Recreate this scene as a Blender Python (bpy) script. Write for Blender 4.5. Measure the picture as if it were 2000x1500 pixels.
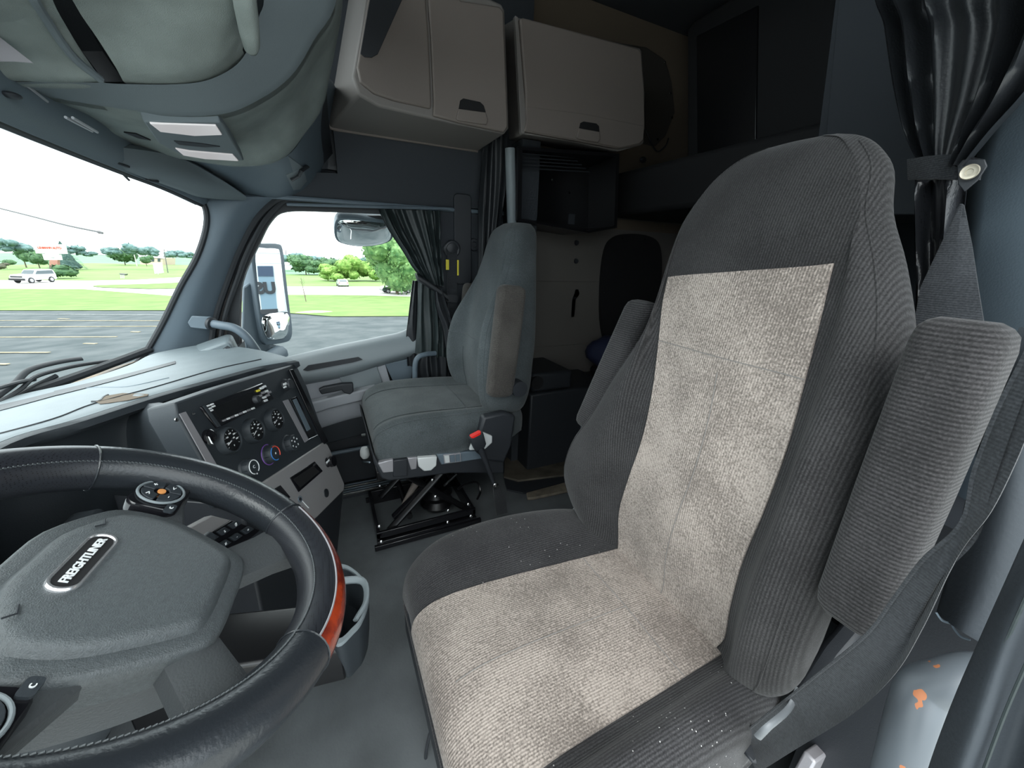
import bpy, bmesh, math, random
from mathutils import Vector, Matrix
random.seed(7)
PI = math.pi
for o in list(bpy.data.objects): bpy.data.objects.remove(o)
C = bpy.context.scene.collection
sc = bpy.context.scene
# ---------------------------------------------------------------- camera
# cab frame: X towards the passenger door, Y towards the windscreen, Z up, 0 = cab floor
F, YAW, PITCH, ROLL, H = 751.0, math.radians(26), math.radians(18.4), math.radians(2.0), 1.13
fwd = Vector((math.cos(YAW)*math.cos(PITCH), -math.sin(YAW)*math.cos(PITCH), -math.sin(PITCH)))
rgt = Vector((-math.sin(YAW), -math.cos(YAW), 0))
upv = rgt.cross(fwd)
R2 = rgt*math.cos(ROLL) + upv*math.sin(ROLL)
U2 = -rgt*math.sin(ROLL) + upv*math.cos(ROLL)
O = Vector((0, 0, H))
cam = bpy.data.cameras.new('camera'); camo = bpy.data.objects.new('camera', cam); C.objects.link(camo)
M = Matrix((R2, U2, -fwd)).transposed().to_4x4(); M.translation = O
camo.matrix_world = M
cam.sensor_width = 36.0; cam.sensor_fit = 'HORIZONTAL'; cam.lens = F/2000*36.0
cam.clip_start = 0.01; cam.clip_end = 2000
sc.camera = camo
# ---------------------------------------------------------------- light: bright overcast sky
w = bpy.data.worlds.new('sky'); sc.world = w; w.use_nodes = True
nt = w.node_tree; bg = nt.nodes['Background']
tc = nt.nodes.new('ShaderNodeTexCoord'); sp = nt.nodes.new('ShaderNodeSeparateXYZ')
rp = nt.nodes.new('ShaderNodeValToRGB')
nt.links.new(tc.outputs['Generated'], sp.inputs[0]); nt.links.new(sp.outputs['Z'], rp.inputs[0])
rp.color_ramp.elements[0].position = 0.0; rp.color_ramp.elements[0].color = (.80, .90, .96, 1)
rp.color_ramp.elements[1].position = 0.6; rp.color_ramp.elements[1].color = (.92, .99, 1.0, 1)
nt.links.new(rp.outputs[0], bg.inputs[0]); bg.inputs[1].default_value = 1.0
sun = bpy.data.lights.new('sun', 'SUN'); sun.energy = 0.5; sun.angle = math.radians(40)
suno = bpy.data.objects.new('sun', sun); C.objects.link(suno)
suno.rotation_euler = Vector((0.55, -0.35, -0.9)).to_track_quat('-Z', 'Y').to_euler()
sc.view_settings.view_transform = 'Standard'; sc.view_settings.look = 'None'
sc.view_settings.gamma = 1.0; sc.view_settings.use_curve_mapping = False
sc.view_settings.exposure = 2.1
# ---------------------------------------------------------------- helpers
def ray(u, v): return R2*((u-1000)/F) - U2*((v-750)/F) + fwd
def at(u, v, ax, val):
    d = ray(u, v); i = 'XYZ'.index(ax); return O + d*((val-O[i])/d[i])
def atx(u, v, X): return at(u, v, 'X', X)
def aty(u, v, Y): return at(u, v, 'Y', Y)
def atz(u, v, Z): return at(u, v, 'Z', Z)
class Plane:
    def __init__(s, a, b, c):
        s.o = Vector(a); s.n = (Vector(b)-s.o).cross(Vector(c)-s.o).normalized()
        if s.n.dot(O-s.o) < 0: s.n = -s.n
    def __call__(s, u, v, off=0.0):
        d = ray(u, v); p0 = s.o + s.n*off; return O + d*((p0-O).dot(s.n)/d.dot(s.n))
def V(*a): return Vector(a)
class MB:
    def __init__(s): s.v = []; s.f = []
    def add(s, vs, fs):
        n = len(s.v); s.v += [Vector(p) for p in vs]; s.f += [tuple(i+n for i in f) for f in fs]; return s
    def box(s, c, d, rot=None):
        c = Vector(c); h = Vector(d)*.5; R = rot or Matrix.Identity(3)
        vs = [c + R@V(h.x*a, h.y*b, h.z*e) for a in (-1, 1) for b in (-1, 1) for e in (-1, 1)]
        return s.add(vs, [(0,1,3,2),(4,6,7,5),(0,4,5,1),(2,3,7,6),(0,2,6,4),(1,5,7,3)])
    def bb(s, a, b): return s.box((Vector(a)+Vector(b))*.5, [abs(x-y) for x, y in zip(a, b)])
    def prism(s, pts, d):
        d = Vector(d); pts = [Vector(p) for p in pts]; n = len(pts)
        fs = [tuple(range(n)), tuple(range(2*n-1, n-1, -1))] + [(i, i+n, (i+1) % n+n, (i+1) % n) for i in range(n)]
        return s.add(pts+[p+d for p in pts], fs)
    def frustum(s, a, b, cap=True):
        n = len(a); fs = [(i, (i+1) % n, (i+1) % n+n, i+n) for i in range(n)]
        if cap: fs += [tuple(range(n-1, -1, -1)), tuple(range(n, 2*n))]
        return s.add(list(a)+list(b), fs)
    def loft(s, loops, cap=True, closed=True):
        n = len(loops[0]); vs = [p for l in loops for p in l]; fs = []
        for k in range(len(loops)-1):
            for i in range(n if closed else n-1):
                j = (i+1) % n; fs.append((k*n+i, k*n+j, (k+1)*n+j, (k+1)*n+i))
        if cap: fs += [tuple(range(n-1, -1, -1)), tuple(range((len(loops)-1)*n, len(loops)*n))]
        return s.add(vs, fs)
    def tube(s, path, r, n=10, flat=1.0, cap=True):
        path = [Vector(p) for p in path]; rs = r if isinstance(r, (list, tuple)) else [r]*len(path)
        loops = []; t0 = (path[1]-path[0]).normalized()
        a = t0.orthogonal().normalized()
        for i, p in enumerate(path):
            t = (path[min(i+1, len(path)-1)]-path[max(i-1, 0)]).normalized()
            a = (a - t*a.dot(t)).normalized(); b = t.cross(a)
            loops.append([p + (a*math.cos(2*PI*k/n)+b*math.sin(2*PI*k/n)*flat)*rs[i] for k in range(n)])
        return s.loft(loops, cap)
    def cyl(s, a, b, r, n=20, r2=None): return s.tube([a, b], [r, r if r2 is None else r2], n)
    def lathe(s, o, ax, prof, n=28):
        o = Vector(o); ax = Vector(ax).normalized(); a = ax.orthogonal().normalized(); b = ax.cross(a)
        loops = [[o+ax*h+(a*math.cos(2*PI*k/n)+b*math.sin(2*PI*k/n))*max(r, 1e-5) for k in range(n)] for r, h in prof]
        return s.loft(loops, True)
    def torus(s, o, ax, R, r, n=36, m=8, a0=0, a1=2*PI, e1=None):
        o = Vector(o); ax = Vector(ax).normalized(); a = (Vector(e1) if e1 else ax.orthogonal()).normalized(); b = ax.cross(a)
        full = abs(a1-a0) > 2*PI-1e-3; loops = []
        for k in range(n + (0 if full else 1)):
            t = a0+(a1-a0)*k/n; d = a*math.cos(t)+b*math.sin(t)
            loops.append([o+d*(R+r*math.cos(2*PI*j/m))+ax*(r*math.sin(2*PI*j/m)) for j in range(m)])
        if full: loops.append(loops[0])
        return s.loft(loops, not full)
    def ball(s, c, r, n=10, m=6, sc=(1, 1, 1)):
        c = Vector(c); loops = []
        for i in range(m+1):
            t = PI*i/m; loops.append([c+V(math.sin(t)*math.cos(2*PI*k/n)*r*sc[0], math.sin(t)*math.sin(2*PI*k/n)*r*sc[1], math.cos(t)*r*sc[2]) for k in range(n)])
        return s.loft(loops, False)
    def grid(s, rows, th=0.0, dirv=None):
        """rows of points -> surface; with th a solid slab extruded along dirv"""
        R, N = len(rows), len(rows[0]); vs = [p for r in rows for p in r]; fs = []
        for i in range(R-1):
            for j in range(N-1): fs.append((i*N+j, i*N+j+1, (i+1)*N+j+1, (i+1)*N+j))
        if th:
            d = Vector(dirv).normalized()*th; m = len(vs); vs = vs+[p+d for p in vs]
            fs += [tuple(x+m for x in f[::-1]) for f in fs]
            edge = [j for j in range(N)]+[i*N+N-1 for i in range(1, R)]+[(R-1)*N+j for j in range(N-2, -1, -1)]+[i*N for i in range(R-2, 0, -1)]
            fs += [(edge[k], edge[k]+m, edge[(k+1) % len(edge)]+m, edge[(k+1) % len(edge)]) for k in range(len(edge))]
        return s.add(vs, fs)
def cr(pts, n, closed=False):
    """Catmull-Rom through pts, n steps a span"""
    pts = [Vector(p) for p in pts]; m = len(pts); out = []
    for i in range(m if closed else m-1):
        if closed: p0, p1, p2, p3 = pts[i-1], pts[i], pts[(i+1) % m], pts[(i+2) % m]
        else:
            p1, p2 = pts[i], pts[i+1]; p0 = pts[i-1] if i else p1*2-p2; p3 = pts[i+2] if i+2 < m else p2*2-p1
        for k in range(n):
            t = k/n; out.append(.5*((2*p1)+(p2-p0)*t+(2*p0-5*p1+4*p2-p3)*t*t+(3*p1-p0-3*p2+p3)*t*t*t))
    if not closed: out.append(pts[-1].copy())
    return out
def patch(rows, nu=6, nv=6):
    rr = [cr(r, nu) for r in rows]; cols = [cr([r[j] for r in rr], nv) for j in range(len(rr[0]))]
    return [[cols[j][i] for j in range(len(cols))] for i in range(len(cols[0]))]
def rrect(c, ex, ey, w, h, r, n=4):
    """rounded rectangle loop about c with unit axes ex, ey"""
    out = []; r = min(r, w/2-1e-5, h/2-1e-5)
    for cx, cy, a0 in ((w/2-r, h/2-r, 0), (-w/2+r, h/2-r, 90), (-w/2+r, -h/2+r, 180), (w/2-r, -h/2+r, 270)):
        for k in range(n+1):
            t = math.radians(a0+90*k/n); out.append(c+ex*(cx+r*math.cos(t))+ey*(cy+r*math.sin(t)))
    return out
def fin(me, smooth=40):
    me.validate(); bm = bmesh.new(); bm.from_mesh(me)
    bmesh.ops.recalc_face_normals(bm, faces=bm.faces); bm.to_mesh(me); bm.free()
    if smooth:
        me.polygons.foreach_set('use_smooth', [True]*len(me.polygons)); me.set_sharp_from_angle(angle=math.radians(smooth))
def obj(name, mb, mat, parent=None, smooth=40, bevel=0, seg=2, sub=0, kind=None, label=None):
    me = bpy.data.meshes.new(name)
    off = parent['_w'] if parent is not None and '_w' in parent else (0, 0, 0)
    off = Vector(off)
    me.from_pydata([tuple(p-off) for p in mb.v], [], mb.f); fin(me, smooth)
    me.materials.append(mat)
    o = bpy.data.objects.new(name, me); C.objects.link(o)
    if parent is not None:
        o.parent = parent; o['_w'] = tuple(off)
    if bevel:
        b = o.modifiers.new('bevel', 'BEVEL'); b.width = bevel; b.segments = seg; b.limit_method = 'ANGLE'; b.angle_limit = math.radians(35)
        b.harden_normals = False
    if sub:
        m_ = o.modifiers.new('sub', 'SUBSURF'); m_.levels = sub; m_.render_levels = sub
    if kind: o['kind'] = kind
    if label: o['label'] = label
    return o
def tag(o, label, cat, group=None, kind=None):
    o['label'] = label; o['category'] = cat
    if group: o['group'] = group
    if kind: o['kind'] = kind
    return o
def thing(name, label, cat, loc=(0, 0, 0), group=None, kind=None):
    o = bpy.data.objects.new(name, None); C.objects.link(o); o.location = loc; o.empty_display_size = .05
    o['_w'] = tuple(loc); tag(o, label, cat, group, kind); return o
def struct(name, loc=(0, 0, 0), label=None):
    o = bpy.data.objects.new(name, None); C.objects.link(o); o.location = loc; o['_w'] = tuple(loc); o['kind'] = 'structure'
    if label: o['label'] = label
    return o
def dup(root, loc, label=None):
    r = root.copy(); C.objects.link(r); r.location = loc
    if label: r['label'] = label
    def kids(src, dst):
        for ch in [x for x in bpy.data.objects if x.parent == src]:
            c = ch.copy(); C.objects.link(c); c.parent = dst; kids(ch, c)
    kids(root, r); return r
def text(name, s, o, ex, ey, size, mat, parent, depth=.0006, bold=0.0):
    cu = bpy.data.curves.new(name, 'FONT'); cu.body = s; cu.size = size; cu.extrude = depth; cu.offset = bold
    cu.align_x = 'CENTER'; cu.align_y = 'CENTER'; cu.resolution_u = 3
    t = bpy.data.objects.new('tmp', cu); C.objects.link(t)
    me = bpy.data.meshes.new_from_object(t.evaluated_get(bpy.context.evaluated_depsgraph_get()))
    bpy.data.objects.remove(t)
    ex = Vector(ex).normalized(); ey = Vector(ey); ey = (ey-ex*ey.dot(ex)).normalized(); n = ex.cross(ey)
    off = Vector(parent['_w']) if parent is not None else V(0, 0, 0)
    Mx = Matrix((ex, ey, n)).transposed().to_4x4(); Mx.translation = Vector(o)-off
    me.transform(Mx); me.materials.clear(); me.materials.append(mat); me.name = name
    ob = bpy.data.objects.new(name, me); C.objects.link(ob)
    if parent is not None: ob.parent = parent; ob['_w'] = tuple(off)
    return ob
# ---------------------------------------------------------------- materials
def mat(name, col, rough=.6, metal=0, bump=0, bscale=200, var=0, vscale=8, col2=None, spec=None, emit=None, coat=0, sheen=0, alpha=None):
    m = bpy.data.materials.new(name); m.use_nodes = True; n = m.node_tree; b = n.nodes['Principled BSDF']
    b.inputs['Base Color'].default_value = (*col, 1); b.inputs['Roughness'].default_value = rough; b.inputs['Metallic'].default_value = metal
    if spec is not None: b.inputs['Specular IOR Level'].default_value = spec
    if coat: b.inputs['Coat Weight'].default_value = coat; b.inputs['Coat Roughness'].default_value = .12
    if sheen: b.inputs['Sheen Weight'].default_value = sheen; b.inputs['Sheen Roughness'].default_value = .5
    if emit: b.inputs['Emission Color'].default_value = (*emit[:3], 1); b.inputs['Emission Strength'].default_value = emit[3]
    tcn = n.nodes.new('ShaderNodeTexCoord')
    if var or col2:
        no = n.nodes.new('ShaderNodeTexNoise'); no.inputs['Scale'].default_value = vscale; no.inputs['Detail'].default_value = 5
        n.links.new(tcn.outputs['Object'], no.inputs['Vector'])
        r = n.nodes.new('ShaderNodeValToRGB'); n.links.new(no.outputs['Fac'], r.inputs[0])
        c2 = col2 or tuple(min(1, c*(1+var)) for c in col); c1 = col if col2 else tuple(c*(1-var) for c in col)
        r.color_ramp.elements[0].color = (*c1, 1); r.color_ramp.elements[1].color = (*c2, 1)
        r.color_ramp.elements[0].position = .35; r.color_ramp.elements[1].position = .65
        n.links.new(r.outputs[0], b.inputs['Base Color'])
    if bump:
        no = n.nodes.new('ShaderNodeTexNoise'); no.inputs['Scale'].default_value = bscale; no.inputs['Detail'].default_value = 3
        n.links.new(tcn.outputs['Object'], no.inputs['Vector'])
        bp = n.nodes.new('ShaderNodeBump'); bp.inputs['Strength'].default_value = bump; bp.inputs['Distance'].default_value = .001
        n.links.new(no.outputs['Fac'], bp.inputs['Height']); n.links.new(bp.outputs[0], b.inputs['Normal'])
    return m
def fabric(name, col, col2, rib=900, ribdir='Z', strength=.5, speck=0, fine=1200, ribcol=.25):
    """woven cloth: heathered noise colour plus fine ribs in colour and relief"""
    m = bpy.data.materials.new(name); m.use_nodes = True; n = m.node_tree; b = n.nodes['Principled BSDF']
    b.inputs['Roughness'].default_value = .95; b.inputs['Specular IOR Level'].default_value = .15
    b.inputs['Sheen Weight'].default_value = .12
    L = n.links.new; tcn = n.nodes.new('ShaderNodeTexCoord')
    no = n.nodes.new('ShaderNodeTexNoise'); no.inputs['Scale'].default_value = fine*.35; no.inputs['Detail'].default_value = 4; L(tcn.outputs['Object'], no.inputs['Vector'])
    no2 = n.nodes.new('ShaderNodeTexNoise'); no2.inputs['Scale'].default_value = 9; no2.inputs['Detail'].default_value = 4; L(tcn.outputs['Object'], no2.inputs['Vector'])
    ma = n.nodes.new('ShaderNodeMath'); ma.operation = 'ADD'; L(no.outputs['Fac'], ma.inputs[0]); 
    mb_ = n.nodes.new('ShaderNodeMath'); mb_.operation = 'MULTIPLY_ADD'; mb_.inputs[1].default_value = .6; mb_.inputs[2].default_value = -.3; L(no2.outputs['Fac'], mb_.inputs[0]); L(mb_.outputs[0], ma.inputs[1])
    r = n.nodes.new('ShaderNodeValToRGB'); L(ma.outputs[0], r.inputs[0])
    r.color_ramp.elements[0].color = (*col, 1); r.color_ramp.elements[1].color = (*col2, 1)
    r.color_ramp.elements[0].position = .36; r.color_ramp.elements[1].position = .64
    wv = n.nodes.new('ShaderNodeTexWave'); wv.bands_direction = ribdir if ribdir in 'XYZ' else 'DIAGONAL'; wv.inputs['Scale'].default_value = rib/20; wv.inputs['Distortion'].default_value = .6; wv.inputs['Detail'].default_value = 1
    L(tcn.outputs['Object'], wv.inputs['Vector'])
    mx = n.nodes.new('ShaderNodeMix'); mx.data_type = 'RGBA'; mx.blend_type = 'MULTIPLY'; mx.inputs[0].default_value = ribcol
    L(r.outputs[0], mx.inputs[6]); L(wv.outputs['Color'], mx.inputs[7]); last = mx.outputs[2]
    if speck:
        vo = n.nodes.new('ShaderNodeTexVoronoi'); vo.inputs['Scale'].default_value = 90; L(tcn.outputs['Object'], vo.inputs['Vector'])
        lt = n.nodes.new('ShaderNodeMath'); lt.operation = 'LESS_THAN'; lt.inputs[1].default_value = .085; L(vo.outputs['Distance'], lt.inputs[0])
        n3 = n.nodes.new('ShaderNodeTexNoise'); n3.inputs['Scale'].default_value = 7; L(tcn.outputs['Object'], n3.inputs['Vector'])
        gt = n.nodes.new('ShaderNodeMath'); gt.operation = 'GREATER_THAN'; gt.inputs[1].default_value = 1-speck; L(n3.outputs['Fac'], gt.inputs[0])
        mm = n.nodes.new('ShaderNodeMath'); mm.operation = 'MULTIPLY'; L(lt.outputs[0], mm.inputs[0]); L(gt.outputs[0], mm.inputs[1])
        m2 = n.nodes.new('ShaderNodeMix'); m2.data_type = 'RGBA'; m2.inputs[7].default_value = (.42, .41, .40, 1)
        L(mm.outputs[0], m2.inputs[0]); L(last, m2.inputs[6]); last = m2.outputs[2]
    L(last, b.inputs['Base Color'])
    ad = n.nodes.new('ShaderNodeMath'); ad.operation = 'ADD'; L(wv.outputs['Fac'], ad.inputs[0]); L(no.outputs['Fac'], ad.inputs[1])
    bp = n.nodes.new('ShaderNodeBump'); bp.inputs['Strength'].default_value = strength; bp.inputs['Distance'].default_value = .0008
    L(ad.outputs[0], bp.inputs['Height']); L(bp.outputs[0], b.inputs['Normal'])
    return m
def glassmat(name, tint=(1, 1, 1), refl=.06, rough=.0):
    m = bpy.data.materials.new(name); m.use_nodes = True; n = m.node_tree; n.nodes.clear()
    out = n.nodes.new('ShaderNodeOutputMaterial'); t = n.nodes.new('ShaderNodeBsdfTransparent'); t.inputs[0].default_value = (*tint, 1)
    g = n.nodes.new('ShaderNodeBsdfGlossy'); g.inputs['Roughness'].default_value = rough; mx = n.nodes.new('ShaderNodeMixShader')
    fr = n.nodes.new('ShaderNodeLayerWeight'); fr.inputs[0].default_value = .12
    mu = n.nodes.new('ShaderNodeMath'); mu.operation = 'MULTIPLY'; mu.inputs[1].default_value = refl*8; n.links.new(fr.outputs['Fresnel'], mu.inputs[0])
    n.links.new(mu.outputs[0], mx.inputs[0]); n.links.new(t.outputs[0], mx.inputs[1]); n.links.new(g.outputs[0], mx.inputs[2]); n.links.new(mx.outputs[0], out.inputs[0])
    return m
m_grey = mat('moulded grey plastic', (.20, .23, .245), .5, bump=.25, bscale=450)
m_lgrey = mat('light grey door plastic', (.33, .345, .37), .5, bump=.2, bscale=450)
m_dashtop = mat('dash top vinyl', (.13, .16, .175), .5, bump=.35, bscale=380, var=.06, vscale=20)
m_bluegrey = mat('blue grey trim plastic', (.115, .15, .18), .5, bump=.25, bscale=450)
m_console = mat('felted headliner', (.22, .255, .245), .95, bump=.7, bscale=700, var=.10, vscale=14)
m_consoleband = mat('smooth headliner trim', (.14, .17, .185), .75, bump=.2, bscale=500)
m_dark = mat('dark plastic', (.022, .025, .03), .5, bump=.2, bscale=400)
m_fascia = mat('fascia black plastic', (.024, .030, .036), .55, bump=.3, bscale=500)
m_black = mat('black paint', (.006, .006, .007), .3)
m_vblack = mat('deep black', (.004, .004, .005), .8)
m_gloss = mat('glossy black', (.008, .008, .01), .12)
m_metal = mat('steel', (.55, .55, .55), .25, 1)
m_chrome = mat('chrome', (.8, .8, .82), .08, 1)
m_white = mat('white plastic', (.62, .64, .64), .45)
m_wprint = mat('white print', (.75, .77, .78), .5)
m_silver = mat('brushed silver trim', (.36, .35, .37), .4, .35, bump=.2, bscale=300)
m_bezel = mat('satin grey bezel', (.34, .33, .33), .42, .25, bump=.15, bscale=300)
m_leather = mat('black leather', (.018, .021, .025), .3, bump=.35, bscale=260)
m_leather2 = mat('perforated leather', (.02, .022, .027), .36, bump=.5, bscale=500)
m_hub = mat('textured hub plastic', (.075, .085, .09), .42, bump=.7, bscale=800, var=.12, vscale=260)
m_spoke = mat('spoke plastic', (.066, .072, .076), .42, bump=.5, bscale=400)
m_wood = mat('red burl wood', (.36, .045, .015), .16, coat=1, col2=(.12, .012, .006), vscale=55)
m_floor = mat('cab floor mat', (.105, .116, .122), .55, bump=.5, bscale=160, var=.25, vscale=5)
m_seatd = fabric('charcoal ribbed cloth', (.027, .026, .027), (.050, .049, .050), rib=1500, ribdir='X', strength=.5, speck=.0, ribcol=.5)
m_seatcush = fabric('charcoal ribbed cloth dusty', (.030, .029, .031), (.058, .057, .059), rib=1500, ribdir='X', strength=.5, speck=.50, ribcol=.5)
m_arm = fabric('ribbed armrest cloth', (.036, .035, .036), (.066, .063, .065), rib=1300, ribdir='Z', strength=.6, ribcol=.55)
m_insert = fabric('light heather cloth', (.18, .153, .135), (.41, .355, .315), rib=1500, ribdir='X', strength=.7, fine=900, ribcol=.18)
m_seatp = fabric('dark grey seat cloth', (.052, .061, .064), (.088, .10, .105), rib=1900, ribdir='X', strength=.12, ribcol=.05)
m_parm = fabric('brownish armrest cloth', (.055, .050, .046), (.095, .088, .08), rib=1700, ribdir='Z', strength=.3, ribcol=.3)
m_seam = mat('seam thread', (.07, .07, .07), .8)
m_seamf = mat('faint seam', (.20, .19, .18), .9)
m_curtain = mat('black vinyl curtain', (.016, .018, .021), .42, bump=.5, bscale=220)
m_curtaing = mat('green black curtain', (.022, .031, .032), .48, bump=.4, bscale=220)
m_belt = fabric('seat belt webbing', (.03, .033, .037), (.05, .054, .06), rib=2200, ribdir='Z', strength=.4)
m_cabinet = mat('taupe cabinet plastic', (.170, .145, .130), .6, bump=.3, bscale=400)
m_cabinetg = mat('taupe cabinet underside', (.180, .166, .157), .6, bump=.3, bscale=400)
m_wallb = mat('tan sleeper wall', (.125, .098, .072), .9, bump=.4, bscale=300)
m_walld = mat('dark upholstered wall', (.030, .035, .042), .85, bump=.4, bscale=300)
m_sleep = mat('sleeper vinyl wall', (.12, .11, .10), .8, bump=.4, bscale=200)
m_lens = mat('lamp lens', (.8, .78, .78), .12, emit=(1, .88, .9, .05))
m_red = mat('red button', (.75, .02, .015), .35)
m_yellow = mat('yellow label', (.75, .65, .05), .6)
m_orange = mat('amber lamp', (.45, .18, .05), .4, emit=(1, .5, .2, .06))
m_purple = mat('purple ring', (.22, .10, .42), .4)
m_blue = mat('blue ring', (.04, .22, .62), .4)
m_redr = mat('red ring', (.75, .08, .05), .4)
m_rust = mat('rust', (.35, .12, .04), .9, bump=.8, bscale=200)
m_tube = mat('satin grey handle', (.13, .14, .15), .42, .1, bump=.1)
m_glass = glassmat('window glass', (.97, 1.0, .99), .04)
m_rubber = mat('rubber seal', (.02, .023, .027), .6)
m_mirror = mat('mirror glass', (.9, .92, .92), .01, 1)
def perforate(m, scale=420):
    n = m.node_tree; b = n.nodes['Principled BSDF']; L = n.links.new
    tcn = n.nodes.new('ShaderNodeTexCoord'); vo = n.nodes.new('ShaderNodeTexVoronoi'); vo.inputs['Scale'].default_value = scale; vo.inputs['Randomness'].default_value = .15
    L(tcn.outputs['Object'], vo.inputs['Vector']); r = n.nodes.new('ShaderNodeValToRGB'); L(vo.outputs['Distance'], r.inputs[0])
    r.color_ramp.elements[0].position = .22; r.color_ramp.elements[0].color = (.002, .002, .003, 1); r.color_ramp.elements[1].position = .34; r.color_ramp.elements[1].color = (*b.inputs['Base Color'].default_value[:3], 1)
    L(r.outputs[0], b.inputs['Base Color']); bp = n.nodes.new('ShaderNodeBump'); bp.inputs['Strength'].default_value = .8; bp.inputs['Distance'].default_value = .001; L(r.outputs[0], bp.inputs['Height']); L(bp.outputs[0], b.inputs['Normal'])
perforate(m_leather2)
def rust_spots(m):
    n = m.node_tree; b = n.nodes['Principled BSDF']; L = n.links.new
    tcn = n.nodes.new('ShaderNodeTexCoord'); no = n.nodes.new('ShaderNodeTexNoise'); no.inputs['Scale'].default_value = 26; no.inputs['Detail'].default_value = 3; L(tcn.outputs['Object'], no.inputs['Vector'])
    r = n.nodes.new('ShaderNodeValToRGB'); L(no.outputs['Fac'], r.inputs[0]); r.color_ramp.interpolation = 'CONSTANT'
    r.color_ramp.elements[0].color = (*b.inputs['Base Color'].default_value[:3], 1); r.color_ramp.elements[1].position = .645; r.color_ramp.elements[1].color = (.42, .15, .06, 1); L(r.outputs[0], b.inputs['Base Color'])
m_tubeh = mat('worn painted tube', (.10, .115, .13), .42); rust_spots(m_tubeh)
m_curtainr = mat('dull dark curtain', (.030, .037, .045), .75, bump=.6, bscale=160)
m_snap = mat('dull brass snap', (.5, .45, .36), .35, .6)
m_chromel = mat('satin chrome', (.85, .85, .87), .22, .85)
# ================================================================ SETTING: the cab shell
fl = MB().bb((-.05, -2.5, -.04), (1.96, 1.0, 0)); obj('floor', fl, m_floor, kind='structure', label='dark grey rubber cab floor')
# passenger side wall of the sleeper
wr = struct('wall_right', (1.95, -1.2, 0))
obj('lower_panel', MB().bb((1.95, -2.45, 0), (2.0, -.62, 1.30)), m_sleep, wr)
obj('upper_panel', MB().bb((1.95, -2.45, 1.30), (2.0, -.62, 2.3)), m_wallb, wr)
m = MB()
for z in (.62, 1.0, 1.36): m.tube([(1.948, -2.3, z), (1.948, -.85, z)], .004, 6)
obj('seam', m, m_sleep, wr)
obj('header_panel', MB().prism([atx(520, 391, 1.86), atx(640, 396, 1.86), atx(882, 406, 1.86), V(1.86, -.95, 1.35), V(1.86, -.95, 2.3), V(1.86, -.10, 2.3), V(1.86, -.10, 1.42), V(1.86, .2, 1.40)], (.14, 0, 0)), m_walld, wr)
obj('header_edge', MB().tube([(1.855, -.95, 1.325), (1.855, .1, 1.315), (1.855, .3, 1.31)], .009, 8), m_bluegrey, wr)
# pillar behind the passenger door
bp_ = struct('trim_1', (1.88, -.7, 0), 'dark pillar trim behind the passenger door')
obj('pillar_panel', MB().bb((1.86, -.95, 0), (1.95, -.47, 1.32)), m_walld, bp_, bevel=.01)
obj('pillar_cover', MB().prism(rrect(atx(903, 470, 1.858), V(0, -1, 0), V(0, 0, 1), .085, .40, .02), (-.012, 0, 0)), m_dark, bp_, bevel=.004)
obj('belt_anchor', MB().lathe(atx(882, 482, 1.845), (-1, 0, 0), [(.03, 0), (.028, .014), (.012, .02), (0, .02)]), m_dark, bp_)
obj('coat_hook', MB().lathe(atx(925, 478, 1.86), (-1, 0, 0), [(.03, 0), (.026, .012), (.014, .012), (.012, .005), (0, .005)]), m_dark, bp_)
# rear wall, ceiling, driver side wall
rw = struct('wall_rear', (1, -2.45, 0))
obj('rear_panel', MB().bb((-.1, -2.5, 0), (2.0, -2.45, 2.3)), m_walld, rw)
obj('ceiling', MB().bb((-.1, -2.5, 2.3), (2.0, .6, 2.34)), m_walld, kind='structure')
wl = struct('wall_left', (0, -1.5, 0))
obj('side_panel', MB().bb((-.1, -2.45, 0), (.02, -.95, 2.3)), m_walld, wl)
pf = [V(-.1, -.80, z) for z in (0, 2.3)]
obj('pillar_panel', MB().loft([[V(-.1, -.80, z), V(.10, -.83, z), V(xx-.02, -.86, z), V(xx+.01, -.90, z), V(xx+.03, -1.12, z), V(-.1, -1.12, z)] for z, xx in ((0, .17), (.6, .18), (.95, .20), (1.1, .25), (1.25, .28), (1.8, .33), (2.3, .36))]), m_bluegrey, wl, smooth=60)
obj('header_panel', MB().bb((-.1, -.95, 1.75), (0, .5, 2.3)), m_walld, wl)
# roof front over the windscreen
rf = struct('trim_2', (1, .45, 1.4), 'grey windscreen header lining')
top = [V(-.02, .33, 1.29), V(.2, .38, 1.31), V(.5, .425, 1.315), V(1.0, .445, 1.31), V(1.4, .425, 1.30), V(1.62, .395, 1.29), V(1.79, .352, 1.265)]
rows = [[p+V((p.x-1)*k, dy, dz) for p in top] for dy, dz, k in ((-.012, -.004, 0), (-.03, .05, .02), (-.03, .3, .08), (-.05, 1.0, .12))]
rows = rows[:3]+[[p+V(0, 0, .06) for p in rows[2]]]
obj('header_shell', MB().grid(patch(rows, 4, 3), .03, (0, 1, 0)), m_bluegrey, rf)
w5 = struct('window_5', (1, .4, 1.9), 'roof front skylight above the console')
lo_s = [p+V(0, 0, 0) for p in rows[3]]; hi_s = [V(p.x, p.y-.22, 2.26) for p in lo_s]
obj('skylight_glass', MB().grid([cr(lo_s, 4), cr(hi_s, 4)]), m_glass, w5, smooth=180)
obj('skylight_frame', MB().tube(cr(lo_s, 4), .02, 8).tube(cr(hi_s, 4), .02, 8), m_dark, w5)
for i in (0, 3, 6): obj('skylight_post', MB().tube([lo_s[i], hi_s[i]], .03, 8), m_dark, w5)
obj('roof_cheek', MB().bb((1.90, -.12, 1.45), (1.96, .42, 2.3)).bb((-.1, -.12, 1.75), (-.04, .42, 2.3)), m_walld, w5)

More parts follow.
